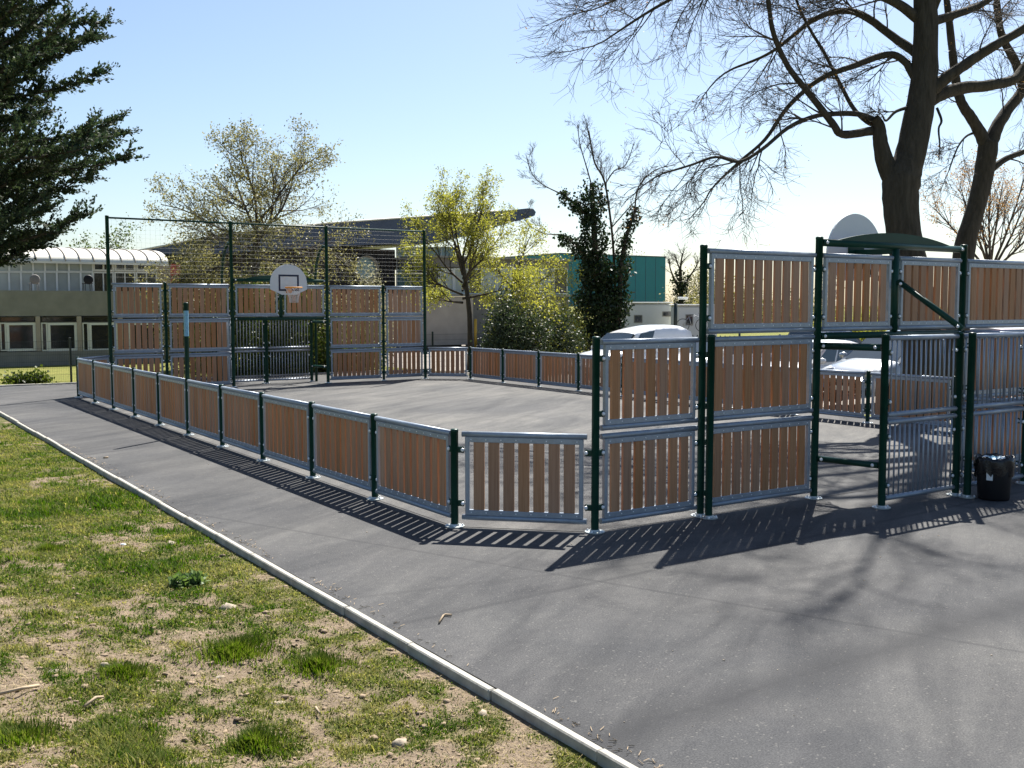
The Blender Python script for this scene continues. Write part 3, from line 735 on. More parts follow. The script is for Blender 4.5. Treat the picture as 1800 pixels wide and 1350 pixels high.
big_tree('bare_tree', 'leaning bare tree with a forked trunk beyond the right of the goal', b2,
    [(1678, 716, 48), (1682, 640, 40), (1688, 520, 37), (1697, 430, 35), (1714, 370, 31), (1727, 320, 33), (1735, 270, 34), (1737, 250, 31)],
    [([(1735, 262), (1722, 232), (1706, 205), (1690, 180), (1680, 140), (1672, 70), (1664, 0), (1650, -90)], 24, 9, -.5, .6, 1.2),
     ([(1738, 262), (1752, 225), (1770, 195), (1800, 155), (1835, 90), (1860, 10)], 26, 12, .6, .6, 1.2),
     ([(1728, 318), (1738, 303), (1755, 288), (1775, 276), (1810, 262), (1870, 225)], 15, 8, .3, .7, 1.2),
     ([(1800, 155), (1785, 110), (1760, 60), (1752, 0), (1740, -60)], 18, 8, -.5, .8, 1.2),
     ([(1718, 232), (1698, 240), (1682, 262), (1668, 300)], 5, 2, -.6, 1.5, .7)], D2, 9, 2.0, 1.0)

# --- Monterey cypress at the left
def cypress():
    r = random.Random(3); Dc = 17.5; base = Z(W(-78, 740, Dc), .1); th = tag(empty('cypress_tree', base), 'dark evergreen cypress reaching in from the left edge', 'tree')
    tr = MB(); br = MB(); q = limb(tr, [(0, 0, -.3), (.05, 0, 2), (-.05, .1, 5), (0, 0, 9), (.1, 0, 13)], .34, .05, 12, 5, .05)
    A = []; T = []
    def spray(p, d, ln):
        """one feathery frond: a twig with leaf tufts along it"""
        pts = [p.copy()]; dd = d.normalized()
        for i in range(4):
            dd = (dd + rvec(r) * .16 + UPV * .05).normalized(); pts.append(pts[-1] + dd * ln / 4)
        br.tube(pts, [.008, .006, .005, .004, .002], 3, False, False)
        n = max(4, int(ln * 26))
        for j in range(n):
            t = (j + r.random()) / n; i = min(int(t * 4), 3); c = pts[i].lerp(pts[i + 1], t * 4 - i)
            A.append((c, (dd + rvec(r) * .7).normalized(), (1 - .55 * t)))
    nb = 165
    for b in range(nb):
        h = 2.6 + 8.7 * (b / nb) ** .95 + r.uniform(-.1, .1); a = b * 2.39996 + r.uniform(-.3, .3)
        # branches that lean out towards the court are the long ones
        ln = r.uniform(2.2, 3.15) * (1.08 - .25 * (h / 11)) ; 
        if h < 3.6: ln *= .7 + .3 * (h - 2.6)
        d = Vector((math.cos(a), math.sin(a), r.uniform(.16, .5)))
        p = Vector((0, 0, h)); pts = [p]; dd = d.normalized()
        for i in range(7):
            dd = (dd + rvec(r) * .07 + UPV * (.045 if i > 2 else -.02)).normalized(); pts.append(pts[-1] + dd * ln / 7)
        br.tube(pts, [.05 * (1 - .13 * i) for i in range(8)], 5, False)
        for k in range(30):
            t = .18 + .82 * (k + r.random()) / 30; i = min(int(t * 7), 6); c = pts[i].lerp(pts[i + 1], t * 7 - i); f = (pts[i + 1] - pts[i]).normalized()
            sd = rvec(r); sd.z *= .45; sd = (sd - f * sd.dot(f)).normalized()
            spray(c, f * r.uniform(.9, 1.5) + sd * .75 + UPV * .12, r.uniform(.35, .75) * (1.15 - .5 * t))
        spray(pts[-1] - dd * .15, dd, .5)
    tr.build('trunk', M_BARK, th); br.build('branches', M_TWIG, th)
    g = np.random.default_rng(4); C = np.array([[*a[0]] for a in A]); Dd = np.array([[*a[1]] for a in A]); sc = np.array([a[2] for a in A])
    n = 4; N = len(C) * n; C = np.repeat(C, n, 0) + g.normal(0, .022, (N, 3)); Dd = np.repeat(Dd, n, 0) + g.normal(0, .45, (N, 3)); Dd /= np.linalg.norm(Dd, axis=1)[:, None]
    e = g.normal(0, 1, (N, 3)); e -= Dd * (e * Dd).sum(1)[:, None]; e /= np.linalg.norm(e, axis=1)[:, None]; s = (np.repeat(sc, n) * g.uniform(.065, .14, N))[:, None]
    V = np.stack([C, C + Dd * s * .45 + e * s * .27, C + Dd * s, C + Dd * s * .45 - e * s * .27], 1).reshape(-1, 3); t = np.clip(g.normal(.4, .25, N), 0, 1)
    link('crown', crown_mesh('crown', M_CYPR, V, np.arange(N * 4).reshape(-1, 4), np.repeat(np.stack([t, t, t, np.ones(N)], 1), 4, 0)), None, th)
cypress()

# --- trees behind the far goal
D = 36; b = Z(W(452, 640, D), -.2)
tree('young_leaf_tree', 'spreading tree with sparse olive young leaves behind the far hoop', b, W(449, 405, D), .14,
     [(W(449, 400 + 6 * i, D), RT * math.cos(2.399 * i) * 1.0 + FW * math.sin(2.399 * i) * .9 + UPV * (1.15 - .135 * i), 3.0 + .035 * i * (12 - i) * .3, .055) for i in range(11)],
     [(13, .56, .85, .22, .03, 6, 6), (10, .56, .85, .24, .02, 4, 4), (5, .6, .75, .25, .05, 3, 3)],
     (7, .082, .09, -.2, M_LEAF1), 21, 'tree', None, M_BARK2, nlimb=0)
D = 40; b = Z(W(826, 625, D), -.25)
tree('lime_green_tree', 'yellow-green leafing tree between the slate roof and the ivy', b, W(812, 452, D), .14,
     [(W(813, 455 + 7 * i, D), RT * math.cos(2.399 * i + 1) * (.35 + .07 * i) + FW * math.sin(2.399 * i + 1) * (.35 + .06 * i) + UPV * (1.2 - .10 * i), 2.7 - .03 * i, .05) for i in range(12)],
     [(10, .55, .6, .10, .06, 5, 5), (9, .55, .6, .16, .06, 4, 4), (5, .55, .6, .22, .08, 3, 3)],
     (9, .082, .09, -.2, M_LEAF2), 22, 'tree', None, M_BARK2, nlimb=0)
D = 42; b = Z(W(905, 618, D), -.25)
tree('lime_green_tree', 'thin pale leafy tree leaning in beside the ivy-clad trunks', b, W(900, 500, D), .09,
     [(W(900, 500, D), UPV + RT * .3, 2.2, .05), (W(900, 510, D), UPV * .8 + RT * -.6, 1.8, .045), (W(902, 520, D), RT + UPV * .5, 2.2, .045), (W(902, 530, D), RT * .9 + UPV * .0 - FW * .3, 2.0, .04), (W(902, 540, D), RT * -.9 + UPV * .3, 1.6, .04)],
     [(7, .5, .7, .16, .04, 5, 4), (5, .52, .7, .2, .04, 4, 3), (2, .55, .6, .25, .08, 3, 3)], (11, .085, .16, 0, M_LEAF2), 23, 'tree', None, M_BARK2, nlimb=0)
# ivy-clad trunks with bare tops
def ivy_tree(name, label, D, bx, stems, bare, seed, size, dens, group=None, zb=-.3):
    r = random.Random(seed); base = Z(W(bx, 600, D), zb); th = tag(empty(name, base), label, 'tree', group)
    tr = MB(); br = MB(); A = []; tips = []; g = np.random.default_rng(seed); k = D / F_PX
    for pts, r0, i0, i1 in stems:
        pp = [W(x, y, D) - base for x, y in pts]; q = limb(tr, pp, r0, r0 * .5, 7, 6); m = len(q)
        for j in range(m - 1):
            t = j / (m - 1); w_ = (i0 + (i1 - i0) * t) * k * (1 + .28 * math.sin(j * 1.3 + seed)); ln = (q[j + 1] - q[j]).length
            for _ in range(int(dens * ln * max(w_, .12) * 190)):
                a = r.uniform(0, 6.283); rr = w_ * r.uniform(.55, 1.08) ** .6 * (1 + (.35 if r.random() < .12 else 0)); c = q[j].lerp(q[j + 1], r.random())
                A.append(c + Vector((math.cos(a) * rr, math.sin(a) * rr, r.uniform(-.1, .1))))
    prm = [(8, .5, .7, .15, .03, 5, 4), (6, .55, .7, .2, .03, 4, 3), (4, .55, .7, .25, .04, 3, 3)]
    for pts, r0, ln in bare:
        pp = [W(x, y, D + r.uniform(-.4, .4)) - base for x, y in pts]; q = limb(tr, pp, r0, r0 * .45, 5, 4)
        for i in range(2, len(q) - 1, 1): sprout([br], r, q[i], (q[i + 1] - q[i]).normalized() + rvec(r) * .7, ln * r.uniform(.6, 1.1), r0 * .3, 0, prm, tips)
    tr.build('trunk', M_BARK2, th); br.build('branches', M_TWIG, th)
    link('ivy', crown_mesh('ivy', M_IVYL, *leaves(A, 5, size, .08 * size / .11, seed, .6, .8)), None, th); return th
ivy_tree('ivy_clad_tree', 'tall trunks smothered in dark ivy with bare tops beside the van', 44, 1055,
    [([(1062, 615), (1055, 540), (1048, 470), (1044, 400), (1040, 322)], .2, 29, 14), ([(1052, 480), (1030, 450), (1005, 425), (985, 412)], .1, 20, 8), ([(1045, 395), (1025, 372), (1000, 350), (984, 336)], .09, 15, 5),
     ([(1082, 615), (1088, 540), (1092, 470), (1100, 420), (1118, 365)], .13, 17, 6), ([(1040, 615), (1030, 570), (1038, 520), (1048, 480)], .1, 26, 20), ([(1070, 600), (1068, 540), (1062, 480)], .1, 20, 14)],
    [([(1085, 600), (1080, 470), (1075, 400), (1063, 320), (1045, 285), (1035, 230)], .07, 1.1), ([(1063, 325), (1080, 300), (1100, 290), (1115, 250)], .035, 1.0), ([(1040, 325), (1030, 290), (1020, 255), (1015, 220)], .035, 1.0), ([(985, 340), (955, 325), (935, 305), (925, 275)], .03, 1.0),
     ([(1116, 370), (1122, 330), (1150, 300), (1185, 290)], .04, 1.0), ([(985, 412), (955, 410), (930, 395), (915, 375)], .028, .9), ([(1075, 400), (1120, 350), (1150, 325)], .03, .9)], 31, .13, 1.5)
ivy_tree('ivy_clad_tree', 'small distant tree with ivy on its trunk, right of the teal building', 78, 1197,
    [([(1197, 545), (1197, 510), (1196, 475)], .22, 11, 5), ([(1196, 515), (1188, 495), (1183, 488)], .12, 6, 3), ([(1199, 510), (1208, 492), (1214, 484)], .12, 6, 3)],
    [([(1196, 480), (1197, 462), (1200, 445)], .1, 1.1), ([(1184, 488), (1178, 472), (1176, 455)], .08, 1.1), ([(1213, 485), (1222, 472), (1228, 460)], .08, 1.1), ([(1196, 475), (1190, 460), (1186, 447)], .08, 1.1)], 32, .16, .8)
D = 46; b = Z(W(1742, 600, D), -.3)
tree('budding_tree', 'slender tree in coppery bud behind the right-hand trunk', b, W(1741, 470, D), .16,
     [(W(1741, 480, D), UPV + RT * x + FW * f, ln, .07) for x, f, ln in ((-.1, .2, 4.4), (.25, -.2, 4.6), (.7, .2, 4.4), (-.55, -.3, 4.2), (-.95, .2, 3.8), (1.1, 0, 4.0), (.1, .5, 4.6), (-.3, -.6, 4.0))],
     [(12, .45, .5, .06, .04, 6, 5), (8, .5, .55, .15, .04, 4, 3), (4, .5, .6, .2, .06, 3, 3)], (4, .075, .09, 0, M_LEAF4), 24, 'tree', None, M_BARK2, nlimb=0)
# shrubs and hedging
def at(px, d, z=-.15): return Z(W(px, 600, d), z)
shrub('glossy_shrub', 'broad dark glossy-leaved shrub behind the far corner', at(900, 37), 1.1, 1.0, 2.5, 7000, .10, M_LEAF3, 41)
shrub('glossy_shrub', 'lower dark glossy shrub just left of the ivy trunks', at(965, 39), 1.0, .9, 2.2, 5000, .10, M_LEAF3, 42)
shrub('leafy_shrub', 'loose lime-green shrub rising over the dark glossy one', at(925, 38.5), 1.15, 1.0, 4.3, 3600, .095, M_LEAF2, 53, clump=.3)
shrub('leafy_shrub', 'yellowish shrub at the foot of the ivy trunks', at(985, 42), .9, .8, 2.6, 3500, .10, M_LEAF2, 43)
shrub('grey_shrub', 'grey-green bush in front of the round window', at(640, 41), 1.15, 1.0, 3.5, 7000, .075, M_LEAF5, 44)
shrub('hedge_shrub', 'dark bush behind the left half of the far goal', at(430, 34), 1.5, .9, 3.0, 8000, .09, M_LEAF6, 45)
shrub('hedge_shrub', 'dark bush behind the right half of the far goal', at(535, 35), 1.4, .9, 3.1, 8000, .09, M_LEAF6, 46)
shrub('bronze_shrub', 'tall bronze-leaved bush under the spreading tree', at(370, 38), 1.9, 1.2, 4.3, 11000, .10, M_LEAF1, 47)
shrub('bronze_shrub', 'bronze-leaved bush right of the spreading trunk', at(500, 39), 1.8, 1.2, 4.2, 10000, .10, M_LEAF1, 48)
shrub('hedge_shrub', 'low bush right of the far goal, below the round window', at(620, 36), 1.3, .8, 1.7, 4000, .09, M_LEAF6, 49)
shrub('treetop_clump', 'dark green treetop left of the tall net post, behind the white vault roof', at(140, 66), 2.0, 2.0, 6.4, 6000, .17, M_LEAF6, 50, 'tree', clump=.4)
shrub('treetop_clump', 'rounded green treetop right of the tall net post, behind the white vault roof', at(210, 68), 1.8, 1.6, 6.9, 6000, .17, M_LEAF6, 51, 'tree', clump=.4)
for i, (px, d, rx, h, lab) in enumerate(((1268, 70, 3.0, 4.6, 'distant leafy thicket seen between slats left of the high panel'), (1345, 74, 2.8, 3.6, 'distant leafy thicket seen between slats of the high panel, centre'), (1420, 72, 3.0, 3.0, 'low distant thicket by the tall left goal post'), (1230, 82, 2.2, 5.2, 'pale distant tree right of the small ivy tree'), (1530, 62, 3.0, 1.9, 'yellow-green hedge beyond the parked cars'), (1120, 104, 3.0, 7.0, 'pale treetop just over the teal roof'))):
    shrub('distant_thicket', lab, at(px, d, -.3), rx, 2.0, h, 4500, .17, (M_LEAF1, M_LEAF6, M_LEAF1, M_LEAF5, M_LEAF2, M_LEAF5)[i], 60 + i, 'thicket', clump=.4)
shrub('weed_clump', 'leafy green weeds by the wire fence at the far left', Z(gnd(52, 672), -.05), .7, .3, .26, 900, .09, M_LEAF6, 70, 'weeds', clump=.1, asp=.8)
for px, py, rx, lab in ((500, 655, 1.3, 'low green plants behind the right half of the goal cage'), (440, 660, 1.0, 'low green plants behind the left half of the goal cage'), (560, 652, .9, 'low green plants seen through the goal side opening')):
    shrub('ground_plants', lab, Z(gnd(px, py), -.08), rx, .4, .42, 1600, .07, M_LEAF2 if px == 560 else M_LEAF6, px, 'plants', clump=.1)

# ================================================================== buildings
def facebox(th, name, m, v, x0, x1, y0, y1, depth, proud=0.0, bev=0.0):
    """a box whose front face fills the measured rectangle at the plane y = v - proud and runs back by depth"""
    a, b = Wv(x0, (y0 + y1) / 2, v), Wv(x1, (y0 + y1) / 2, v); zt, zb = Wv((x0 + x1) / 2, y0, v).z, Wv((x0 + x1) / 2, y1, v).z
    c = Vector(((a.x + b.x) / 2, v - proud + depth / 2, (zt + zb) / 2)) - Vector(th.location)
    return MB().box(c, (b.x - a.x, depth, zt - zb), bev=bev).build(name, m, th)
def window(th, v, x0, x1, y0, y1, glass, fr=M_WFRAME, t=.06, proud=.04, mull=0, trans=None):
    a, b = Wv(x0, (y0 + y1) / 2, v), Wv(x1, (y0 + y1) / 2, v); zt, zb = Wv((x0 + x1) / 2, y0, v).z, Wv((x0 + x1) / 2, y1, v).z
    o = Vector(th.location); xa, xb = a.x - o.x, b.x - o.x; za, zb_ = zt - o.z, zb - o.z; y = v - o.y
    m = MB(); cx, cz = (xa + xb) / 2, (za + zb_) / 2; w_, h_ = xb - xa, za - zb_
    m.box((cx, y - proud + .05, za - t / 2), (w_, .1, t)); m.box((cx, y - proud + .05, zb_ + t / 2), (w_, .1, t))
    for s in (-1, 1): m.box((cx + s * (w_ / 2 - t / 2), y - proud + .05, cz), (t, .097, h_ - 2 * t - .002))
    for k in range(mull): m.box((xa + w_ * (k + 1) / (mull + 1), y - proud + .05, cz), (t * .8, .09, h_ - 2 * t - .002))
    if trans: m.box((cx, y - proud + .052, zb_ + h_ * trans), (w_ - 2 * t - .004, .086, t * .8))
    wn = m.build('window', fr, th)
    MB().box((cx, y + .035, cz), (w_ - t, .02, h_ - t)).build('pane', glass, wn); return wn

# -- left: low concrete block with a glazed gallery and vaulted roof
v = 36.0; th = tag(empty('concrete_block', (Wv(140, 640, v).x, v, -.2)), 'low grey concrete building with a glazed upper gallery and white vaulted roof', 'building')
facebox(th, 'wall', M_CONC, v, -120, 330, 511, 555, .5); facebox(th, 'plinth', M_CONC, v, -120, 330, 617, 662, .6, -.004)
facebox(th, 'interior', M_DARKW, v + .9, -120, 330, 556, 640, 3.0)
facebox(th, 'deck', M_CONC, v + .5, -120, 330, 513, 522, 3.2)
for k in range(-2, 5):
    x = -9 + 72.5 * k
    facebox(th, 'pier', M_CONC2 if k % 2 else M_CONC2, v, x + .0, x + 8, 556, 617, .4, .003)
    window(th, v + .12, x + 9, x + 72, 556.5, 566, M_GLASS, M_DARKW, .03); window(th, v + .1, x + 9, x + 20, 567, 617, M_GLASS, M_WFRAME, .05)
    window(th, v + .1, x + 20.5, x + 72, 567, 617, M_GLASS, M_WFRAME, .10)
vg = 38.6
for k in range(9):
    x = -26 + 21 * k
    window(th, vg, x, x + 21, 461, 477.5, M_GLASST, M_GREYW if 0 else M_WFRAME, .035); window(th, vg, x, x + 21, 478, 516, M_GLASST, M_WFRAME, .035)
for k in range(3):
    x = 163 + 38 * k
    window(th, vg, x, x + 37, 461, 477, M_GLASS, M_ROOFW, .08, mull=1); window(th, vg, x, x + 37, 478, 516, M_GLASS, M_ROOFW, .06, mull=1)
facebox(th, 'gallery_back', M_CONC2, vg + 2.6, -60, 310, 462, 516, .2)
facebox(th, 'red_panel', M_REDW, vg, 303, 317, 464, 500, .3)
# vault: a ribbed quarter barrel
xa, xb = Wv(-60, 452, vg).x - th.location.x, Wv(292, 452, vg).x - th.location.x; zb = Wv(100, 460, vg).z + .2; zt = Wv(100, 441, vg).z + .2
n = 9; prof = [(math.cos(math.pi * .5 * i / n + math.pi / 2) * -1.0, math.sin(math.pi * .5 * (1 - i / n))) for i in range(n + 1)]
m = MB(); vs = []
for x in (xa, xb):
    for i in range(n + 1):
        a = math.pi / 2 * i / n; vs.append((x, vg - 36 - .35 + 3.0 * (1 - math.cos(a)), zb + (zt - zb + .25) * math.sin(a)))
m.add(vs, [(i, i + 1, n + 2 + i, n + 1 + i) for i in range(n)], True); m.add([(x, vg - 36 - .38, zb) for x in ()], [])
m.box(((xa + xb) / 2, vg - 36 - .30, zb - .04), (xb - xa, .12, .09)); m.build('vault_roof', M_ROOFW, th)
for k in range(14):
    x = xa + (xb - xa) * (k + .5) / 14
    MB().tube([(x, vg - 36 - .36 + 3.0 * (1 - math.cos(math.pi / 2 * i / n)), zb + .02 + (zt - zb + .25) * math.sin(math.pi / 2 * i / n)) for i in range(n + 1)], .022, 5).build('roof_rib', M_CONC2, th)
for px, lab in ((62, 'round-backed chair on the terrace near the left edge'), (156, 'dark round-backed chair on the terrace beside the tall net post')):
    p = Wv(px, 511, 36.9); c = tag(empty('terrace_chair', Z(p, p.z)), lab, 'chair', 'chairs on the terrace')
    dk = M_BLACKPL if px > 100 else M_GREYW
    MB().lathe([(0, -.02), (.17, -.02), (.2, 0), (.17, .02), (0, .02)], (0, 0, .46), 14, Matrix.Rotation(math.pi / 2, 3, 'X')).build('backrest', dk, c)
    for s in (-1, 1): MB().tube([(s * .14, 0, 0), (s * .13, 0, .32)], .014, 6).build('leg', dk, c); MB().tube([(s * .14, .4, 0), (s * .13, .38, .3)], .014, 6).build('leg', dk, c)
    MB().box((0, .2, .3), (.36, .4, .03), bev=.01).build('seat', dk, c)
# -- middle: slate-roofed hall with a porthole
v = 47.0; th = tag(empty('slate_roofed_hall', (Wv(600, 600, v).x, v, -.3)), 'dark hall with a sweeping slate-blue wing roof and a round window', 'building')
ol = [(228, 444), (300, 430), (380, 416), (470, 404), (560, 396), (660, 389), (760, 382), (850, 375), (903, 369.5), (913, 371), (917, 376), (915, 382), (905, 386), (860, 398), (800, 416), (746, 430), (660, 431.5), (585, 434), (500, 440), (400, 446), (300, 450), (240, 447)]
m = MB(); m.prism([(Wv(x, y, v).x - th.location.x, Wv(x, y, v).z - th.location.z) for x, y in ol][::-1], 14.0, c=(0, -1.6, 0)); m.build('roof', M_SLATE, th)
m = MB(); ed = [(Wv(x, y, v).x - th.location.x, -1.62, Wv(x, y, v).z + .3 + .03) for x, y in ol[:8]]; m.tube(ed, .05, 6); m.build('roof_edge', M_ROOFW, th)
facebox(th, 'cladding_wall', M_BROWNCL, v, 330, 695, 433, 640, 8)
for k in range(12): facebox(th, 'cladding_board', M_BROWNCL, v, 331, 694, 436 + k * 6.2, 440.8 + k * 6.2, .03, .028)
p = Wv(640, 472, v); rr = 24 * 56 / F_PX * 1.02
RX = Matrix.Rotation(math.pi / 2, 3, 'X'); pc = p - Vector(th.location)
rw = MB().lathe([(rr * .88, -.1), (rr, -.1), (rr, .45), (rr * .93, .45), (rr * .88, -.1)], (pc.x, 0, pc.z), 32, RX).build('round_window', M_CONC2, th)
MB().lathe([(0, .1), (rr * .9, .1)], (pc.x, 0, pc.z), 32, RX).build('pane', M_GLASSB, rw)
for k, (x0, x1) in enumerate(((697, 722), (722, 748), (748, 775), (775, 800))):
    for y0, y1 in ((434, 452), (452.5, 480), (480.5, 520)): window(th, v - .05, x0, x1, y0, y1, M_GLASSB, M_WFRAME, .05)
# -- right of it: low classroom wing above a concrete base
v = 43.0; th = tag(empty('classroom_wing', (Wv(850, 600, v).x, v, -.3)), 'low classroom wing with pale windows over a beige concrete base behind the trees', 'building')
facebox(th, 'base_wall', M_CONC2, v, 672, 827, 521, 607, .5, .3); facebox(th, 'shadow_recess', M_DARKW, v, 672, 827, 607.5, 640, .5, -1.0)  # wall set back under the base is coloured dark to imitate porch shadow
facebox(th, 'side_wall', M_GREYW, v, 827.5, 1000, 521, 640, .6, 0); facebox(th, 'cap', M_CONC, v, 672, 1000, 517, 520.8, .9, .35)
for k in range(10): window(th, v + .6, 748 + k * 25, 772 + k * 25, 472, 517, M_GLASST if k % 3 else M_GLASS, M_WFRAME, .06)
facebox(th, 'fascia_band', M_GREYW, v + .6, 745, 1000, 456, 471.5, 6); facebox(th, 'roof', M_CONC, v + .6, 743, 1002, 452.5, 455.8, 7, .3)
y_ = tag(MB().tube([(0, 0, -.2), (0, 0, 1.5)], .09, 8).build('yellow_post', M_YELLOW, None, Z(Wv(836, 600, 42), 0)), 'yellow post against the grey wall, left of the glossy shrub', 'post')
# -- teal box building
v = 60.0; th = tag(empty('teal_building', (Wv(1100, 545, v).x, v, -.4)), 'big plain teal building behind the ivy trunks', 'building')
pa, pb = Wv(985, 445, v), Wv(1170, 453.5, v); zt = (pa.z + pb.z) / 2 + .4
x0, x1 = pa.x - th.location.x, pb.x - th.location.x
m = MB(); m.box(((x0 + x1) / 2, 6.0, zt / 2), (x1 - x0, 12.0, zt)); m.build('wall', M_TEAL, th)
for k in range(9):
    x = x0 + (x1 - x0) * (k + 1) / 10; MB().box((x, -.006, zt / 2), (.03, .012, zt - .1)).build('cladding_joint', M_SLATE, th)
MB().box(((x0 + x1) / 2, 6.0, zt + .04), (x1 - x0 + .12, 12.12, .08)).build('roof_trim', M_SLATE, th)
# -- mobile home and camper
def cabin(name, label, cat, px0, px1, py0, py1, d, depth, wins, zb=-.35, colr=(.52, .53, .52)):
    a, b = W(px0, py0, d), W(px1, py0, d); c = Z((a + b) / 2, zb); L = (b - a).length; h = a.z - zb
    rz = math.atan2(RT.y, RT.x); th = tag(empty(name, c, rz), label, cat); mw = simple(name + '_skin', colr, .5, 0, .05, 1)
    MB().box((0, depth / 2, .32 + (h - .32) / 2), (L, depth, h - .32), bev=.12).build('body', mw, th)
    MB().box((0, depth / 2, h + .035), (L + .2, depth + .2, .07), bev=.03).build('roof', M_WFRAME, th)
    k = d / F_PX
    for (x0, x1, y0, y1) in wins:
        xx = ((x0 + x1) / 2 - (px0 + px1) / 2) * k; zz = a.z - ((y0 + y1) / 2 - py0) * k - zb
        f = MB().box((xx, .0, zz), ((x1 - x0) * k + .1, .05, (y1 - y0) * k + .1), bev=.01).build('window', M_CONC, th); MB().box((xx, -.026, zz), ((x1 - x0) * k, .012, (y1 - y0) * k)).build('pane', M_GLASS, f)
    for s in (-.28, .28):
        wl = MB().lathe([(.16, -.1), (.3, -.1), (.32, 0), (.3, .1), (.16, .1)], (s * L, .12, .31), 16, RX).build('wheel', M_RUBBER, th)
    return th
cabin('mobile_home', 'long white mobile home behind the van', 'mobile home', 1092, 1180, 533, 600, 58, 3.2, [(1094, 1104, 548, 552), (1116, 1128, 555, 566), (1166, 1179, 549, 555)])
cp = cabin('camper_van', 'white camper with a bicycle on its back, beside the green pole', 'camper', 1190, 1262, 537, 600, 55, 2.2, [(1207, 1217, 554, 570)])
MB().box((-.6, 1.1, 3.0), (.5, .5, .14), bev=.04).build('roof_vent', M_WFRAME, cp)
def bicycle(label, loc, rz):
    th = tag(empty('bicycle', loc, rz), label, 'bicycle')
    for s in (-.5, .5):
        wh = MB().tube([(s + .33 * math.cos(a), 0, .34 + .33 * math.sin(a)) for a in [2 * math.pi * i / 24 for i in range(25)]], .018, 5, False).build('wheel', M_RUBBER, th)
        m = MB()
        for k in range(9): a = 2 * math.pi * k / 9; m.tube([(s, 0, .34), (s + .32 * math.cos(a), 0, .34 + .32 * math.sin(a))], .004, 3, False, False)
        m.build('spokes', M_ALLOY, wh)
    m = MB(); J = {'r': (-.5, 0, .34), 'f': (.5, 0, .34), 'b': (-.05, 0, .3), 's': (-.18, 0, .8), 'h': (.36, 0, .85)}
    for a, b in (('r', 'b'), ('r', 's'), ('b', 's'), ('b', 'h'), ('s', 'h'), ('h', 'f')): m.tube([J[a], J[b]], .016, 6)
    m.build('frame', M_ALLOY, th); MB().box((-.2, 0, .86), (.24, .1, .05), bev=.02).build('saddle', M_BLACKPL, th)
    MB().tube([(.34, -.25, .98), (.36, 0, .92), (.34, .25, .98)], .012, 6).build('handlebar', M_BLACKPL, th)
pb_ = W(1217, 583, 54.5); bicycle('bicycle hung on the back wall of the camper', Z(pb_, pb_.z), math.atan2(RT.y, RT.x))
# green pole by the car park, far railing, wire fence
gp = tag(empty('green_pole', at(1187, 42, -.3)), 'dark green pole with a thicker foot beyond the van', 'pole')
MB().tube([(0, 0, 0), (0, 0, 1.5)], .11, 10).build('foot', M_DFENCE, gp); MB().tube([(0, 0, 1.5), (0, 0, 2.65)], .075, 10).build('shaft', M_DFENCE, gp)
def railing(label, A, B, h, step, z0):
    A, B = Vector(A), Vector(B); th = tag(empty('railing_fence', Z(A, z0)), label, 'railing'); D_ = Z(B, 0) - Z(A, 0); n = int(D_.length / step); dr = D_.normalized(); ang = math.atan2(dr.y, dr.x)
    bm = MB().box((0, 0, h / 2), (.035, .035, h)).mesh('bar', M_DFENCE); pm = MB().box((0, 0, h / 2 + .06), (.075, .075, h + .12), bev=.01).mesh('post', M_DFENCE)
    for i in range(n + 1): link('post' if i % 8 == 0 else 'bar', pm if i % 8 == 0 else bm, None, th, dr * (i * step), ang)
    for z in (.18, h - .14): MB().tube([(0, 0, z), dr * (n * step) + Vector((0, 0, z))], .022, 5).build('rail', M_DFENCE, th)
railing('dark railing behind the parked cars', W(1172, 560, 49), W(1600, 560, 40), 1.25, .26, -.35)
def wire_fence():
    y0 = 24.4; th = tag(empty('wire_fence', (-3, y0, -.06)), 'thin dark green wire mesh fence between the path and the buildings', 'fence')
    pm = MB().box((0, 0, .68), (.055, .055, 1.36), bev=.006).mesh('post', M_DFENCE)
    for i in range(9): link('post', pm, None, th, (1.55 + 2.5 * i - 2.5, 0, 0))
    for i in range(8):
        m = MB(); x0 = 1.55 + 2.5 * i - 2.5 + .03
        for k in range(50): m.box((x0 + k * .0498 + .012, .0, .66), (.0032, .0032, 1.24))
        for z in (.05, .25, .45, .65, .85, 1.05, 1.25): m.box((x0 + 1.22, .004, z), (2.44, .0055, .0055))
        m.build('mesh_panel', M_DFENCE, th)
wire_fence()

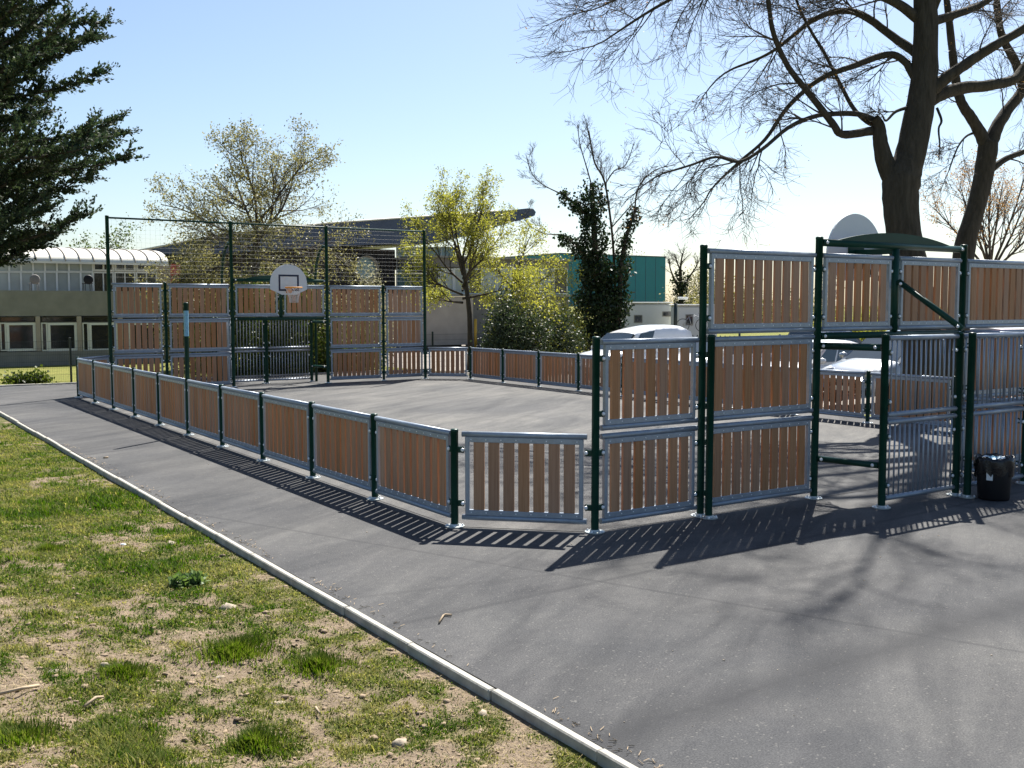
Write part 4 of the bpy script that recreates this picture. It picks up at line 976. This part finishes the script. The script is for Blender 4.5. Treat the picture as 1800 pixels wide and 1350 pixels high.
# ================================================================== parked cars
def car(label, loc, rz, paint_, L=4.1, Wd=1.72, H=1.5, style='hatch', cat='car', group='cars parked beyond the court'):
    th = tag(empty('parked_van' if style == 'van' else 'parked_car', loc, rz), label, cat, group)
    hw = Wd / 2; f = L / 2
    belt = {'van': 1.05, 'mpv': 1.07}.get(style, .95)
    # lower body: stations along x, each a half profile
    if style == 'van': st = [(-f, .52, 1.0), (-f + .06, .36, 1.04), (-f + .5, .25, 1.05), (f - 1.25, .25, 1.05), (f - .75, .25, .98), (f - .25, .27, .86), (f - .05, .33, .70), (f, .42, .58)]
    elif style == 'mpv': st = [(-f, .55, .86), (-f + .07, .36, 1.0), (-f + .5, .24, 1.06), (f - 1.35, .24, 1.08), (f - .95, .24, 1.05), (f - .45, .26, .93), (f - .1, .32, .76), (f, .42, .62)]
    else: st = [(-f, .55, .80), (-f + .07, .36, .92), (-f + .5, .24, .95), (f - 1.35, .24, .95), (f - .8, .24, .87), (f - .3, .26, .77), (f - .06, .32, .66), (f, .42, .56)]
    vs = []; fs = []; np_ = 13
    for i, (x, zb, zt) in enumerate(st):
        tp = 1 - .17 * max(0, (abs(x) - (f - .75)) / .75) ** 2
        half = [(0, zb), (hw * .8, zb), (hw * .96, zb + .07), (hw, (zb + zt) / 2 - .03), (hw * .985, zt - .10), (hw * .90, zt - .015), (hw * .5, zt + .03)]
        ring = [(x, y * tp, z) for y, z in half] + [(x, -y * tp, z) for y, z in half[:0:-1]]
        vs += ring
    m_ = 13
    for i in range(len(st) - 1):
        for k in range(m_): fs.append((i * m_ + k, i * m_ + (k + 1) % m_, (i + 1) * m_ + (k + 1) % m_, (i + 1) * m_ + k))
    fs.append(tuple(range(m_))); fs.append(tuple(range((len(st) - 1) * m_, len(st) * m_))[::-1])
    body = MB(); body.add(vs, fs, True)
    # cabin
    if style == 'van': xb0, xb1, xt0, xt1 = -f + .03, f - 1.1, -f + .16, f - 1.75
    elif style == 'mpv': xb0, xb1, xt0, xt1 = -f + .10, f - .95, -f + .45, f - 1.8
    else: xb0, xb1, xt0, xt1 = -f + .25, f - 1.15, -f + .75, f - 1.95
    zb, zt = belt - .06, H; wb, wt = hw * .955, hw * .80
    def cab(s_, t, y):  # s_ 0 rear..1 front, t 0 belt..1 roof, y -1..1
        x = (xb0 + (xt0 - xb0) * t) * (1 - s_) + (xb1 + (xt1 - xb1) * t) * s_
        dome = 1 - (.22 * max(0, (s_ - .45) / .55) ** 1.6 + .10 * max(0, (.15 - s_) / .15) ** 2 if style == 'van' else 0)
        return Vector((x, (wb + (wt - wb) * t ** 1.3) * y, zb + (zt - zb) * t * dome))
    ns, ntt = 8, 5; vs = []; fs = []
    for i in range(ns + 1):
        s_ = i / ns
        for j in range(-7, 8):
            a = j / 7.0
            if abs(a) > .55: t = (1 - abs(a)) / .45 * .93; y = math.copysign(1, a)
            else: t = .93 + .07 * (1 - (abs(a) / .55) ** 2); y = a / .55 * (.985 if abs(a) > .5 else .93)
            e = 1 - .07 * (abs(s_ - .5) * 2) ** 6 * (1 if t > .8 else 0)
            q = cab(s_, t, y); q.z = zb + (q.z - zb) * e; vs.append(q)
    for i in range(ns):
        for k in range(14): fs.append((i * 15 + k, i * 15 + k + 1, (i + 1) * 15 + k + 1, (i + 1) * 15 + k))
    fs.append(tuple(range(15))); fs.append(tuple(range(ns * 15, ns * 15 + 15))[::-1])
    body.add(vs, fs, True); body.build('body', paint_, th)
    def pane(name, q, off, n=1):
        nn = (q[1] - q[0]).cross(q[3] - q[0]).normalized()
        if nn.dot(off) < 0: nn = -nn
        m = MB(); a = [p_ + nn * .012 for p_ in q]; b = [p_ - nn * .03 for p_ in q]
        m.add(a + b, [(0, 1, 2, 3), (7, 6, 5, 4), (0, 4, 5, 1), (1, 5, 6, 2), (2, 6, 7, 3), (3, 7, 4, 0)]); return m.build(name, M_CARGL, th)
    pane('windscreen', [cab(1, .08, -.88), cab(1, .08, .88), cab(1, .88, .90), cab(1, .88, -.90)], Vector((1, 0, .5)))
    if style != 'van': pane('rear_window', [cab(0, .1, -.86), cab(0, .1, .86), cab(0, .85, .88), cab(0, .85, -.88)], Vector((-1, 0, .5)))
    spans = [(.66, .90)] if style == 'van' else [(.10, .32), (.36, .62), (.655, .93)]
    for sd in (-1, 1):
        for a, b in spans: pane('side_window', [cab(a, .12, sd), cab(b, .12, sd), cab(b - .06 * (b > .9), .84, sd), cab(a + .03 * (a < .2), .84, sd)], Vector((0, sd, .2)))
        mi = MB(); mi.lathe([(0, -.1), (.06, -.09), (.085, 0), (.06, .09), (0, .1)], (xb1 - .28, sd * (hw + .09), belt + .06), 10, Matrix.Rotation(math.pi / 2, 3, 'X')); mi.build('wing_mirror', paint_, th)
        hl = MB(); zc = {'van': .78, 'mpv': .80}.get(style, .68)
        hl.lathe([(0, -.05), (.13, -.04), (.17, 0), (.13, .045), (0, .05)], (f - .22, sd * hw * .70, zc), 12, Matrix.Rotation(sd * .5, 3, 'Z') @ Matrix.Rotation(.5, 3, 'Y') @ Matrix.Diagonal((1.0, 1.1, 1.6))); hl.build('headlight', M_LAMP, th)
        MB().box((-f + .06, sd * hw * .80, .78), (.10, .16, .3), bev=.03).build('tail_light', M_REDW, th)
        for xw in (f - .82, -f + .72):
            ar = MB().lathe([(.0, 0), (.36, 0)], (xw, sd * (hw + .004), .31), 20, Matrix.Rotation(-sd * math.pi / 2, 3, 'X')).build('wheel_arch', M_BLACKPL, th)
            wl = MB().lathe([(.2, -.1), (.28, -.1), (.31, -.07), (.31, .07), (.28, .1), (.2, .1)], (xw, sd * (hw - .07), .305), 20, Matrix.Rotation(math.pi / 2, 3, 'X')).build('wheel', M_RUBBER, th)
            MB().lathe([(0, .085 * 1), (.08, .1), (.2, .09), (.21, .05)], (xw, sd * (hw - .07), .305), 14, Matrix.Rotation(-sd * math.pi / 2, 3, 'X')).build('rim', M_ALLOY, wl)
    MB().box((f - .015, 0, .50), (.05, .95, .13), bev=.02).build('grille', M_BLACKPL, th)
    MB().box((f - .03, 0, .36), (.08, Wd * .78, .10), bev=.03).build('bumper', M_BLACKPL, th)
    MB().box((f + .012, 0, .43), (.012, .52, .11)).build('number_plate', M_WFRAME, th)
    return th
M_CARGL = m_glass('car_glass', (.035, .05, .06), .03, 1.0)
PW, PS, PD, PR, PB_, PG = paint('white_paint', (.72, .73, .74)), paint('silver_paint', (.36, .39, .42), .5), paint('charcoal_paint', (.03, .032, .038)), paint('red_paint', (.36, .012, .018)), paint('blue_paint', (.03, .07, .24)), paint('grey_paint', (.30, .32, .34), .4)
PI = math.pi
car('white panel van with a domed roof, left of the stepped wall', (16.15, 16.3, -.20), PI, PW, 4.15, 1.75, 1.83, 'van', 'van')
car('white car half hidden behind the mid-height timber panel', (16.9, 12.9, -.22), PI, PW, 4.2, 1.74, 1.55, 'mpv')
car('white car glimpsed between the slats left of the tall goal post', (17.0, 9.9, -.21), PI, PW, 4.0, 1.70, 1.52)
car('silver people carrier parked nose to the court beside the tree', (16.8, 6.9, -.12), PI, PS, 4.25, 1.76, 1.62, 'mpv')
car('grey car in the second row, roof just over the goal bar', (25.0, 15.6, -.25), 0, PG, 4.2, 1.74, 1.70)
car('charcoal car in the second row, behind the silver one', (26.5, 13.0, -.25), 0, PD, 4.2, 1.74, 1.68)
car('red car in the second row, right of the trunks', (23.2, 8.0, -.25), PI, PR, 4.3, 1.76, 1.80, 'mpv')
car('white car in the second row, just behind the red one', (27.5, 10.4, -.26), 0, PW, 4.2, 1.74, 1.84)
# low brick wall closing the car park
th = tag(empty('brick_wall', (36, 8, -.3)), 'low reddish brick wall at the back of the car park', 'wall')
M_BRICK = simple('brick', (.26, .13, .09), .9, 0, .3, 6); MB().box((0, 0, .75), (.3, 26, 1.5)).build('wall', M_BRICK, th); MB().box((0, 0, 1.54), (.4, 26.1, .08)).build('coping', M_CONC, th)

# ================================================================== litter bin
bn = tag(empty('litter_bin', (5.95, -2.19, 0), .3), 'black round litter bin with a bag liner and crumpled rubbish', 'bin')
MB().lathe([(0, .004), (.165, .004), (.172, .02), (.185, .25), (.20, .47), (.19, .47), (.17, .06), (0, .05)], n=24).build('body', M_BLACKPL, bn)
vs = []; n = 40; prof = [(.203, .30), (.208, .38), (.213, .455), (.205, .50), (.188, .495), (.18, .43)]
m = MB()
for i, (r_, z_) in enumerate(prof):
    for k in range(n):
        a = 2 * math.pi * k / n; w_ = .011 * math.sin(7 * a + i) + .008 * math.sin(13 * a + 2.3 * i); dz = (.03 * math.sin(5 * a) + .02 * math.sin(11 * a)) * (1 if i == 0 else .35)
        vs.append(((r_ + w_ * (1.0 if i < 4 else .6)) * math.cos(a), (r_ + w_) * math.sin(a), z_ + dz))
m.add(vs, [(i * n + k, i * n + (k + 1) % n, (i + 1) * n + (k + 1) % n, (i + 1) * n + k) for i in range(len(prof) - 1) for k in range(n)], True); m.build('liner', M_BAG, bn)
def crumple(c, r_, seed):
    g = random.Random(seed); m = MB(); n1, n2 = 6, 9; vs = []
    for i in range(n1 + 1):
        for k in range(n2):
            t = math.pi * i / n1; a = 2 * math.pi * k / n2; q = r_ * g.uniform(.65, 1.2); vs.append((c[0] + q * math.sin(t) * math.cos(a), c[1] + q * math.sin(t) * math.sin(a), c[2] + q * .6 * math.cos(t)))
    m.add(vs, [(i * n2 + k, i * n2 + (k + 1) % n2, (i + 1) * n2 + (k + 1) % n2, (i + 1) * n2 + k) for i in range(n1) for k in range(n2)]); return m
for k, (x, y, z, r_, mm) in enumerate(((-.07, -.03, .45, .085, M_BLUE), (.05, -.06, .455, .075, M_WHITEST), (.1, .02, .46, .07, M_BAG), (.0, .08, .45, .08, M_WHITEST), (-.03, .03, .47, .06, M_BLUE))):
    crumple((x, y, z), r_, k).build('rubbish', mm, bn)
a0 = math.atan2(CAM.y + 2.19, CAM.x - 5.95) - .3 - .25; m = MB(); vs = []
for z_ in (.24, .33):
    for k in range(5): a = a0 + (k - 2) * .09; vs.append(((.187 + .07 * (z_ - .24) + .004) * math.cos(a), (.187 + .07 * (z_ - .24) + .004) * math.sin(a), z_))
m.add(vs, [(k, k + 1, 6 + k, 5 + k) for k in range(4)], True); m.build('sticker', M_WHITEST, bn)

# ================================================================== grass, stones and litter on the ground
def lz(x, y): return float(lawn_z(np.array([x]), np.array([y]))[0])
def grass():
    g = np.random.default_rng(77); N = 600000
    # sample in the wedge the camera can see, denser near it
    d = 2.6 + 17.5 * g.random(N) ** 1.45; px = g.uniform(-170, 1120, N)
    dirx = FW.x + RT.x * (px - 900) / F_PX; diry = FW.y + RT.y * (px - 900) / F_PX
    X = CAM.x + dirx * d; Y = CAM.y + diry * d
    cv = cover(X, Y); k = (X < KX - .015) & (X > -12) & (g.random(N) < np.clip(cv * 1.0 + .12, 0, 1))
    X, Y, d, cv = X[k], Y[k], d[k], cv[k]; n = len(X); Zz = lawn_z(X, Y)
    edge = np.exp(-(KX - X) / .12)
    tuft = np.clip((fbm(X * 1.7, Y * 1.7, 55, 3) - .60) * 6, 0, 1)
    ln = g.uniform(.008, .026, n) * (.7 + .7 * cv + 1.6 * tuft * cv) * (1 - .45 * edge) * (1 + d * .02); wd = g.uniform(.0016, .0034, n) * (.8 + d * .085)
    a = g.uniform(0, 6.283, n); lean = g.uniform(.25, 1.3, n) * ln; ux, uy = np.cos(a), np.sin(a)
    P0 = np.stack([X, Y, Zz - .004], 1); sx = np.stack([-uy, ux, np.zeros(n)], 1) * wd[:, None]
    P1 = P0 + np.stack([ux * lean * .4, uy * lean * .4, ln * .6], 1); P2 = P0 + np.stack([ux * lean, uy * lean, ln * .92], 1)
    V = np.stack([P0 - sx, P0 + sx, P1 + sx * .8, P1 - sx * .8, P2], 1).reshape(-1, 3); i = np.arange(n) * 5
    F = np.concatenate([np.stack([i, i + 1, i + 2], 1), np.stack([i, i + 2, i + 3], 1), np.stack([i + 3, i + 2, i + 4], 1)])
    dry = fbm(X * 3.1, Y * 3.1, 91, 3); t = np.clip(.20 + (dry - .5) * 1.3 - .2 * tuft + g.normal(0, .14, n) + (g.random(n) < .09) * .55 + np.clip((7 - d) * .02, 0, .1), 0, 1)
    o = link('grass', mesh_np('grass', V, F, M_BLADE, False, np.repeat(np.stack([t, t, t, np.ones(n)], 1), 5, 0)))
    tag(o, 'short patchy grass with straw and bare soil left of the kerb', 'grass', kind='stuff')
grass()
M_STONE = simple('pale_limestone', (.33, .275, .205), .9, 0, .25, 14, bmp=.5); M_CLOD = simple('dry_soil_clod', (.25, .185, .12), .95, 0, .3, 20, bmp=.6); M_STICK = simple('dry_stick', (.34, .26, .17), .9, 0, .3, 10)
def rock_arrays(C, Sz, g):
    phi = (1 + 5 ** .5) / 2; b = np.array([(-1, phi, 0), (1, phi, 0), (-1, -phi, 0), (1, -phi, 0), (0, -1, phi), (0, 1, phi), (0, -1, -phi), (0, 1, -phi), (phi, 0, -1), (phi, 0, 1), (-phi, 0, -1), (-phi, 0, 1)]) / 1.9
    f = np.array([(0, 11, 5), (0, 5, 1), (0, 1, 7), (0, 7, 10), (0, 10, 11), (1, 5, 9), (5, 11, 4), (11, 10, 2), (10, 7, 6), (7, 1, 8), (3, 9, 4), (3, 4, 2), (3, 2, 6), (3, 6, 8), (3, 8, 9), (4, 9, 5), (2, 4, 11), (6, 2, 10), (8, 6, 7), (9, 8, 1)])
    n = len(C); V = b[None] * g.uniform(.7, 1.25, (n, 12, 1)) * (Sz[:, None, None] * g.uniform(.5, 1.2, (n, 1, 3)) * np.array([1, 1, .55]))
    a = g.uniform(0, 6.28, n); ca, sa = np.cos(a)[:, None], np.sin(a)[:, None]
    V = np.stack([V[..., 0] * ca - V[..., 1] * sa, V[..., 0] * sa + V[..., 1] * ca, V[..., 2]], -1) + C[:, None]
    return V.reshape(-1, 3), (f[None] + (np.arange(n) * 12)[:, None, None]).reshape(-1, 3)
def pebbles():
    g = np.random.default_rng(5); n = 16000; d = 2.6 + 12 * g.random(n) ** 1.3; px = g.uniform(-60, 1120, n)
    X = CAM.x + (FW.x + RT.x * (px - 900) / F_PX) * d; Y = CAM.y + (FW.y + RT.y * (px - 900) / F_PX) * d
    k = (X < KX - .03) & (g.random(n) < 1.05 - .75 * cover(X, Y)); X, Y = X[k], Y[k]; C = np.stack([X, Y, lawn_z(X, Y) + .002], 1)
    V, F = rock_arrays(C, .003 + .026 * g.random(len(X)) ** 5.0, g)
    tag(link('soil_crumbs', mesh_np('soil_crumbs', V, F, M_CLOD)), 'soil crumbs and small stones scattered in the patchy lawn', 'stones', kind='stuff')
    n = 420; X = np.concatenate([g.uniform(-2.0, 6, n)]); Y = g.uniform(-8, 6, n); C = np.stack([X, Y, np.full(n, .002)], 1)
    V, F = rock_arrays(C, .003 + .010 * g.random(n) ** 4, g); tag(link('grit', mesh_np('grit', V, F, M_STONE)), 'pale grit scattered over the asphalt', 'grit', kind='stuff')
    m = MB(); r = random.Random(8)
    for i in range(800):
        y = r.uniform(-7.5, 9) ; cl = (math.sin(y * 2.1) + math.sin(y * 3.7 + 1)) * .5
        if r.random() > .35 + .5 * cl: continue
        x = KX + .085 + abs(r.gauss(0, .05)) + .02; a = r.uniform(0, 3.14); l = r.uniform(.012, .05)
        m.tube([(x, y, .006), (x + math.cos(a) * l, y + math.sin(a) * l, .010)], .0024, 3, False, False)
    tag(m.build('leaf_litter', M_STICK), 'dry twigs and leaf litter blown against the kerb', 'litter', kind='stuff')
pebbles()
def straw():
    g = np.random.default_rng(15); n = 42000; d = 2.6 + 10 * g.random(n) ** 1.3; px = g.uniform(-60, 1120, n)
    X = CAM.x + (FW.x + RT.x * (px - 900) / F_PX) * d; Y = CAM.y + (FW.y + RT.y * (px - 900) / F_PX) * d; k = (X < KX - .03); X, Y, d = X[k], Y[k], d[k]; n = len(X)
    a = g.uniform(0, 6.283, n); ln = g.uniform(.01, .06, n) * (.4 + .6 * g.random(n)); wd = g.uniform(.0008, .0018, n) * (.8 + d * .07); ux, uy = np.cos(a), np.sin(a)
    P0 = np.stack([X, Y, lawn_z(X, Y) + .006 + .006 * g.random(n)], 1); P1 = np.stack([X + ux * ln, Y + uy * ln, lawn_z(X + ux * ln, Y + uy * ln) + .006 + .014 * g.random(n)], 1); sx = np.stack([-uy, ux, 0 * ux], 1) * wd[:, None]
    V = np.stack([P0 - sx, P0 + sx, P1 + sx * .6, P1 - sx * .6], 1).reshape(-1, 3); t = np.clip(g.normal(.5, .3, n), 0, 1)
    tag(link('straw', mesh_np('straw', V, np.arange(n * 4).reshape(-1, 4), M_STRAW, False, np.repeat(np.stack([t, t, t, np.ones(n)], 1), 4, 0))), 'dry straw and dead grass stems lying over the lawn', 'straw', kind='stuff')
M_STRAW = m_leaf('dry_straw', (.16, .115, .05), (.50, .41, .24), .2, .7)
M_STRAW.node_tree.nodes['Principled BSDF'].inputs['Specular IOR Level'].default_value = .08
straw()
def rock(px, py, size, m, label, seed, flat=.55):
    p = gnd(px, py); 
    for _ in range(4):
        z = lz(p.x, p.y) if p.x < KX else 0.0; r_ = FW + RT * ((px - 900) / F_PX) + UP * ((675 - py) / F_PX); p = CAM + r_ * ((z - CAM.z) / r_.z)
    g = np.random.default_rng(seed); V, F = rock_arrays(np.zeros((1, 3)), np.array([size]), g); V[:, 2] *= flat / .55
    o = link('stone', mesh_np('stone', V, F, m)); o.location = (p.x, p.y, z - size * .16)
    return tag(o, label, 'stone', 'stones on the lawn')
for i, a in enumerate(((302, 956, .075, M_STONE, 'pale stone lying near the kerb, upper lawn'), (253, 936, .06, M_CLOD, 'brown lump of wood-like clod, topmost on the lawn'), (400, 1068, .085, M_STONE, 'flat orange-beige stone mid lawn'), (487, 1236, .065, M_STONE, 'pale chip standing by a straw patch, lower centre'), (60, 1050, .09, M_CLOD, 'large grey clod near the left edge'), (92, 1180, .06, M_STONE, 'small upright pale stone at lower left'), (385, 1190, .05, M_STONE, 'narrow pale sliver below the tall green tuft'), (700, 1306, .09, M_STONE, 'rounded beige stone at the bottom near the kerb'), (850, 1255, .06, M_STONE, 'pale stone beside the kerb at the bottom'), (185, 1168, .045, M_STONE, 'small pale stone just right of the lower left one'), (215, 957, .04, M_WHITEST, 'white pebble-like scrap at the top of the lawn'))):
    rock(*a[:5], 100 + i)
def stick(pts_px, r_, label, z=.012):
    pts = []
    for px, py in pts_px:
        p = gnd(px, py); zz = lz(p.x, p.y) + .02 if p.x < KX else 0
        pts.append(Vector((p.x, p.y, zz + z)))
    o = empty('fallen_stick', pts[0]); tag(o, label, 'stick', 'fallen sticks'); MB().tube([p - pts[0] for p in pts], r_, 6).build('stick', M_STICK, o)
stick([(772, 1097), (779, 1085), (783, 1083), (794, 1084)], .008, 'bent dry stick lying on the asphalt near the kerb'); stick([(150, 1277), (170, 1262), (182, 1256)], .008, 'pale stick across a bare patch at lower left'); stick([(0, 1265), (40, 1262), (70, 1250)], .009, 'dark stick at the lower left edge'); stick([(555, 1235), (562, 1252)], .007, 'short stick at the bottom centre of the lawn'); stick([(182, 806), (190, 805)], .012, 'small dark twig on the path below the fence shadow')
def tuft(px, py, rx, h, n, label, seed):
    p = gnd(px, py)
    for _ in range(4):
        z = lz(p.x, p.y); r_ = FW + RT * ((px - 900) / F_PX) + UP * ((675 - py) / F_PX); p = CAM + r_ * ((z - CAM.z) / r_.z)
    g = np.random.default_rng(seed); a = g.uniform(0, 6.283, n); q = rx * 1.25 * np.abs(g.normal(0, .5, n)); X, Y = q * np.cos(a), q * np.sin(a) * .8
    Zz = lawn_z(X + p.x, Y + p.y) - z; ln = h * g.uniform(.5, 1.1, n) * np.clip(1.1 - .55 * q / rx, .25, 1.1); b = a + g.normal(0, .9, n); le = ln * g.uniform(.2, .8, n) ; wd = g.uniform(.0018, .0036, n)
    P0 = np.stack([X, Y, Zz - .005], 1); ux, uy = np.cos(b), np.sin(b); sx = np.stack([-uy, ux, 0 * ux], 1) * wd[:, None]
    P1 = P0 + np.stack([ux * le * .35, uy * le * .35, ln * .6], 1); P2 = P0 + np.stack([ux * le, uy * le, ln], 1)
    V = np.stack([P0 - sx, P0 + sx, P1 + sx * .8, P1 - sx * .8, P2], 1).reshape(-1, 3); i = np.arange(n) * 5
    F = np.concatenate([np.stack([i, i + 1, i + 2], 1), np.stack([i, i + 2, i + 3], 1), np.stack([i + 3, i + 2, i + 4], 1)]); t = np.clip(g.normal(.14, .12, n), 0, 1)
    o = link('grass_tuft', mesh_np('grass_tuft', V, F, M_BLADE, False, np.repeat(np.stack([t, t, t, np.ones(n)], 1), 5, 0))); o.location = (p.x, p.y, z); tag(o, label, 'grass tuft', 'tall grass tufts')
tuft(415, 1150, .30, .11, 2200, 'tallest lush grass tuft in the middle of the lawn', 1); tuft(450, 1310, .20, .09, 1300, 'lush grass tuft at the bottom left of centre', 2); tuft(215, 1185, .20, .08, 1100, 'dark grass tuft left of the tallest one', 3); tuft(85, 970, .16, .09, 900, 'dark grass tuft at the upper left', 5); tuft(560, 1170, .24, .09, 1500, 'low green tuft right of the tallest one', 6); tuft(40, 1300, .3, .07, 1500, 'wide green tuft at the bottom left corner', 7)
shrub('broad_leaf_weed', 'broad-leaved green weed on the upper lawn', Z(gnd(330, 1024), lz(gnd(330, 1024).x, gnd(330, 1024).y)), .12, .09, .045, 160, .06, M_WEED, 81, 'weed', stems=4, asp=.8, clump=.025)
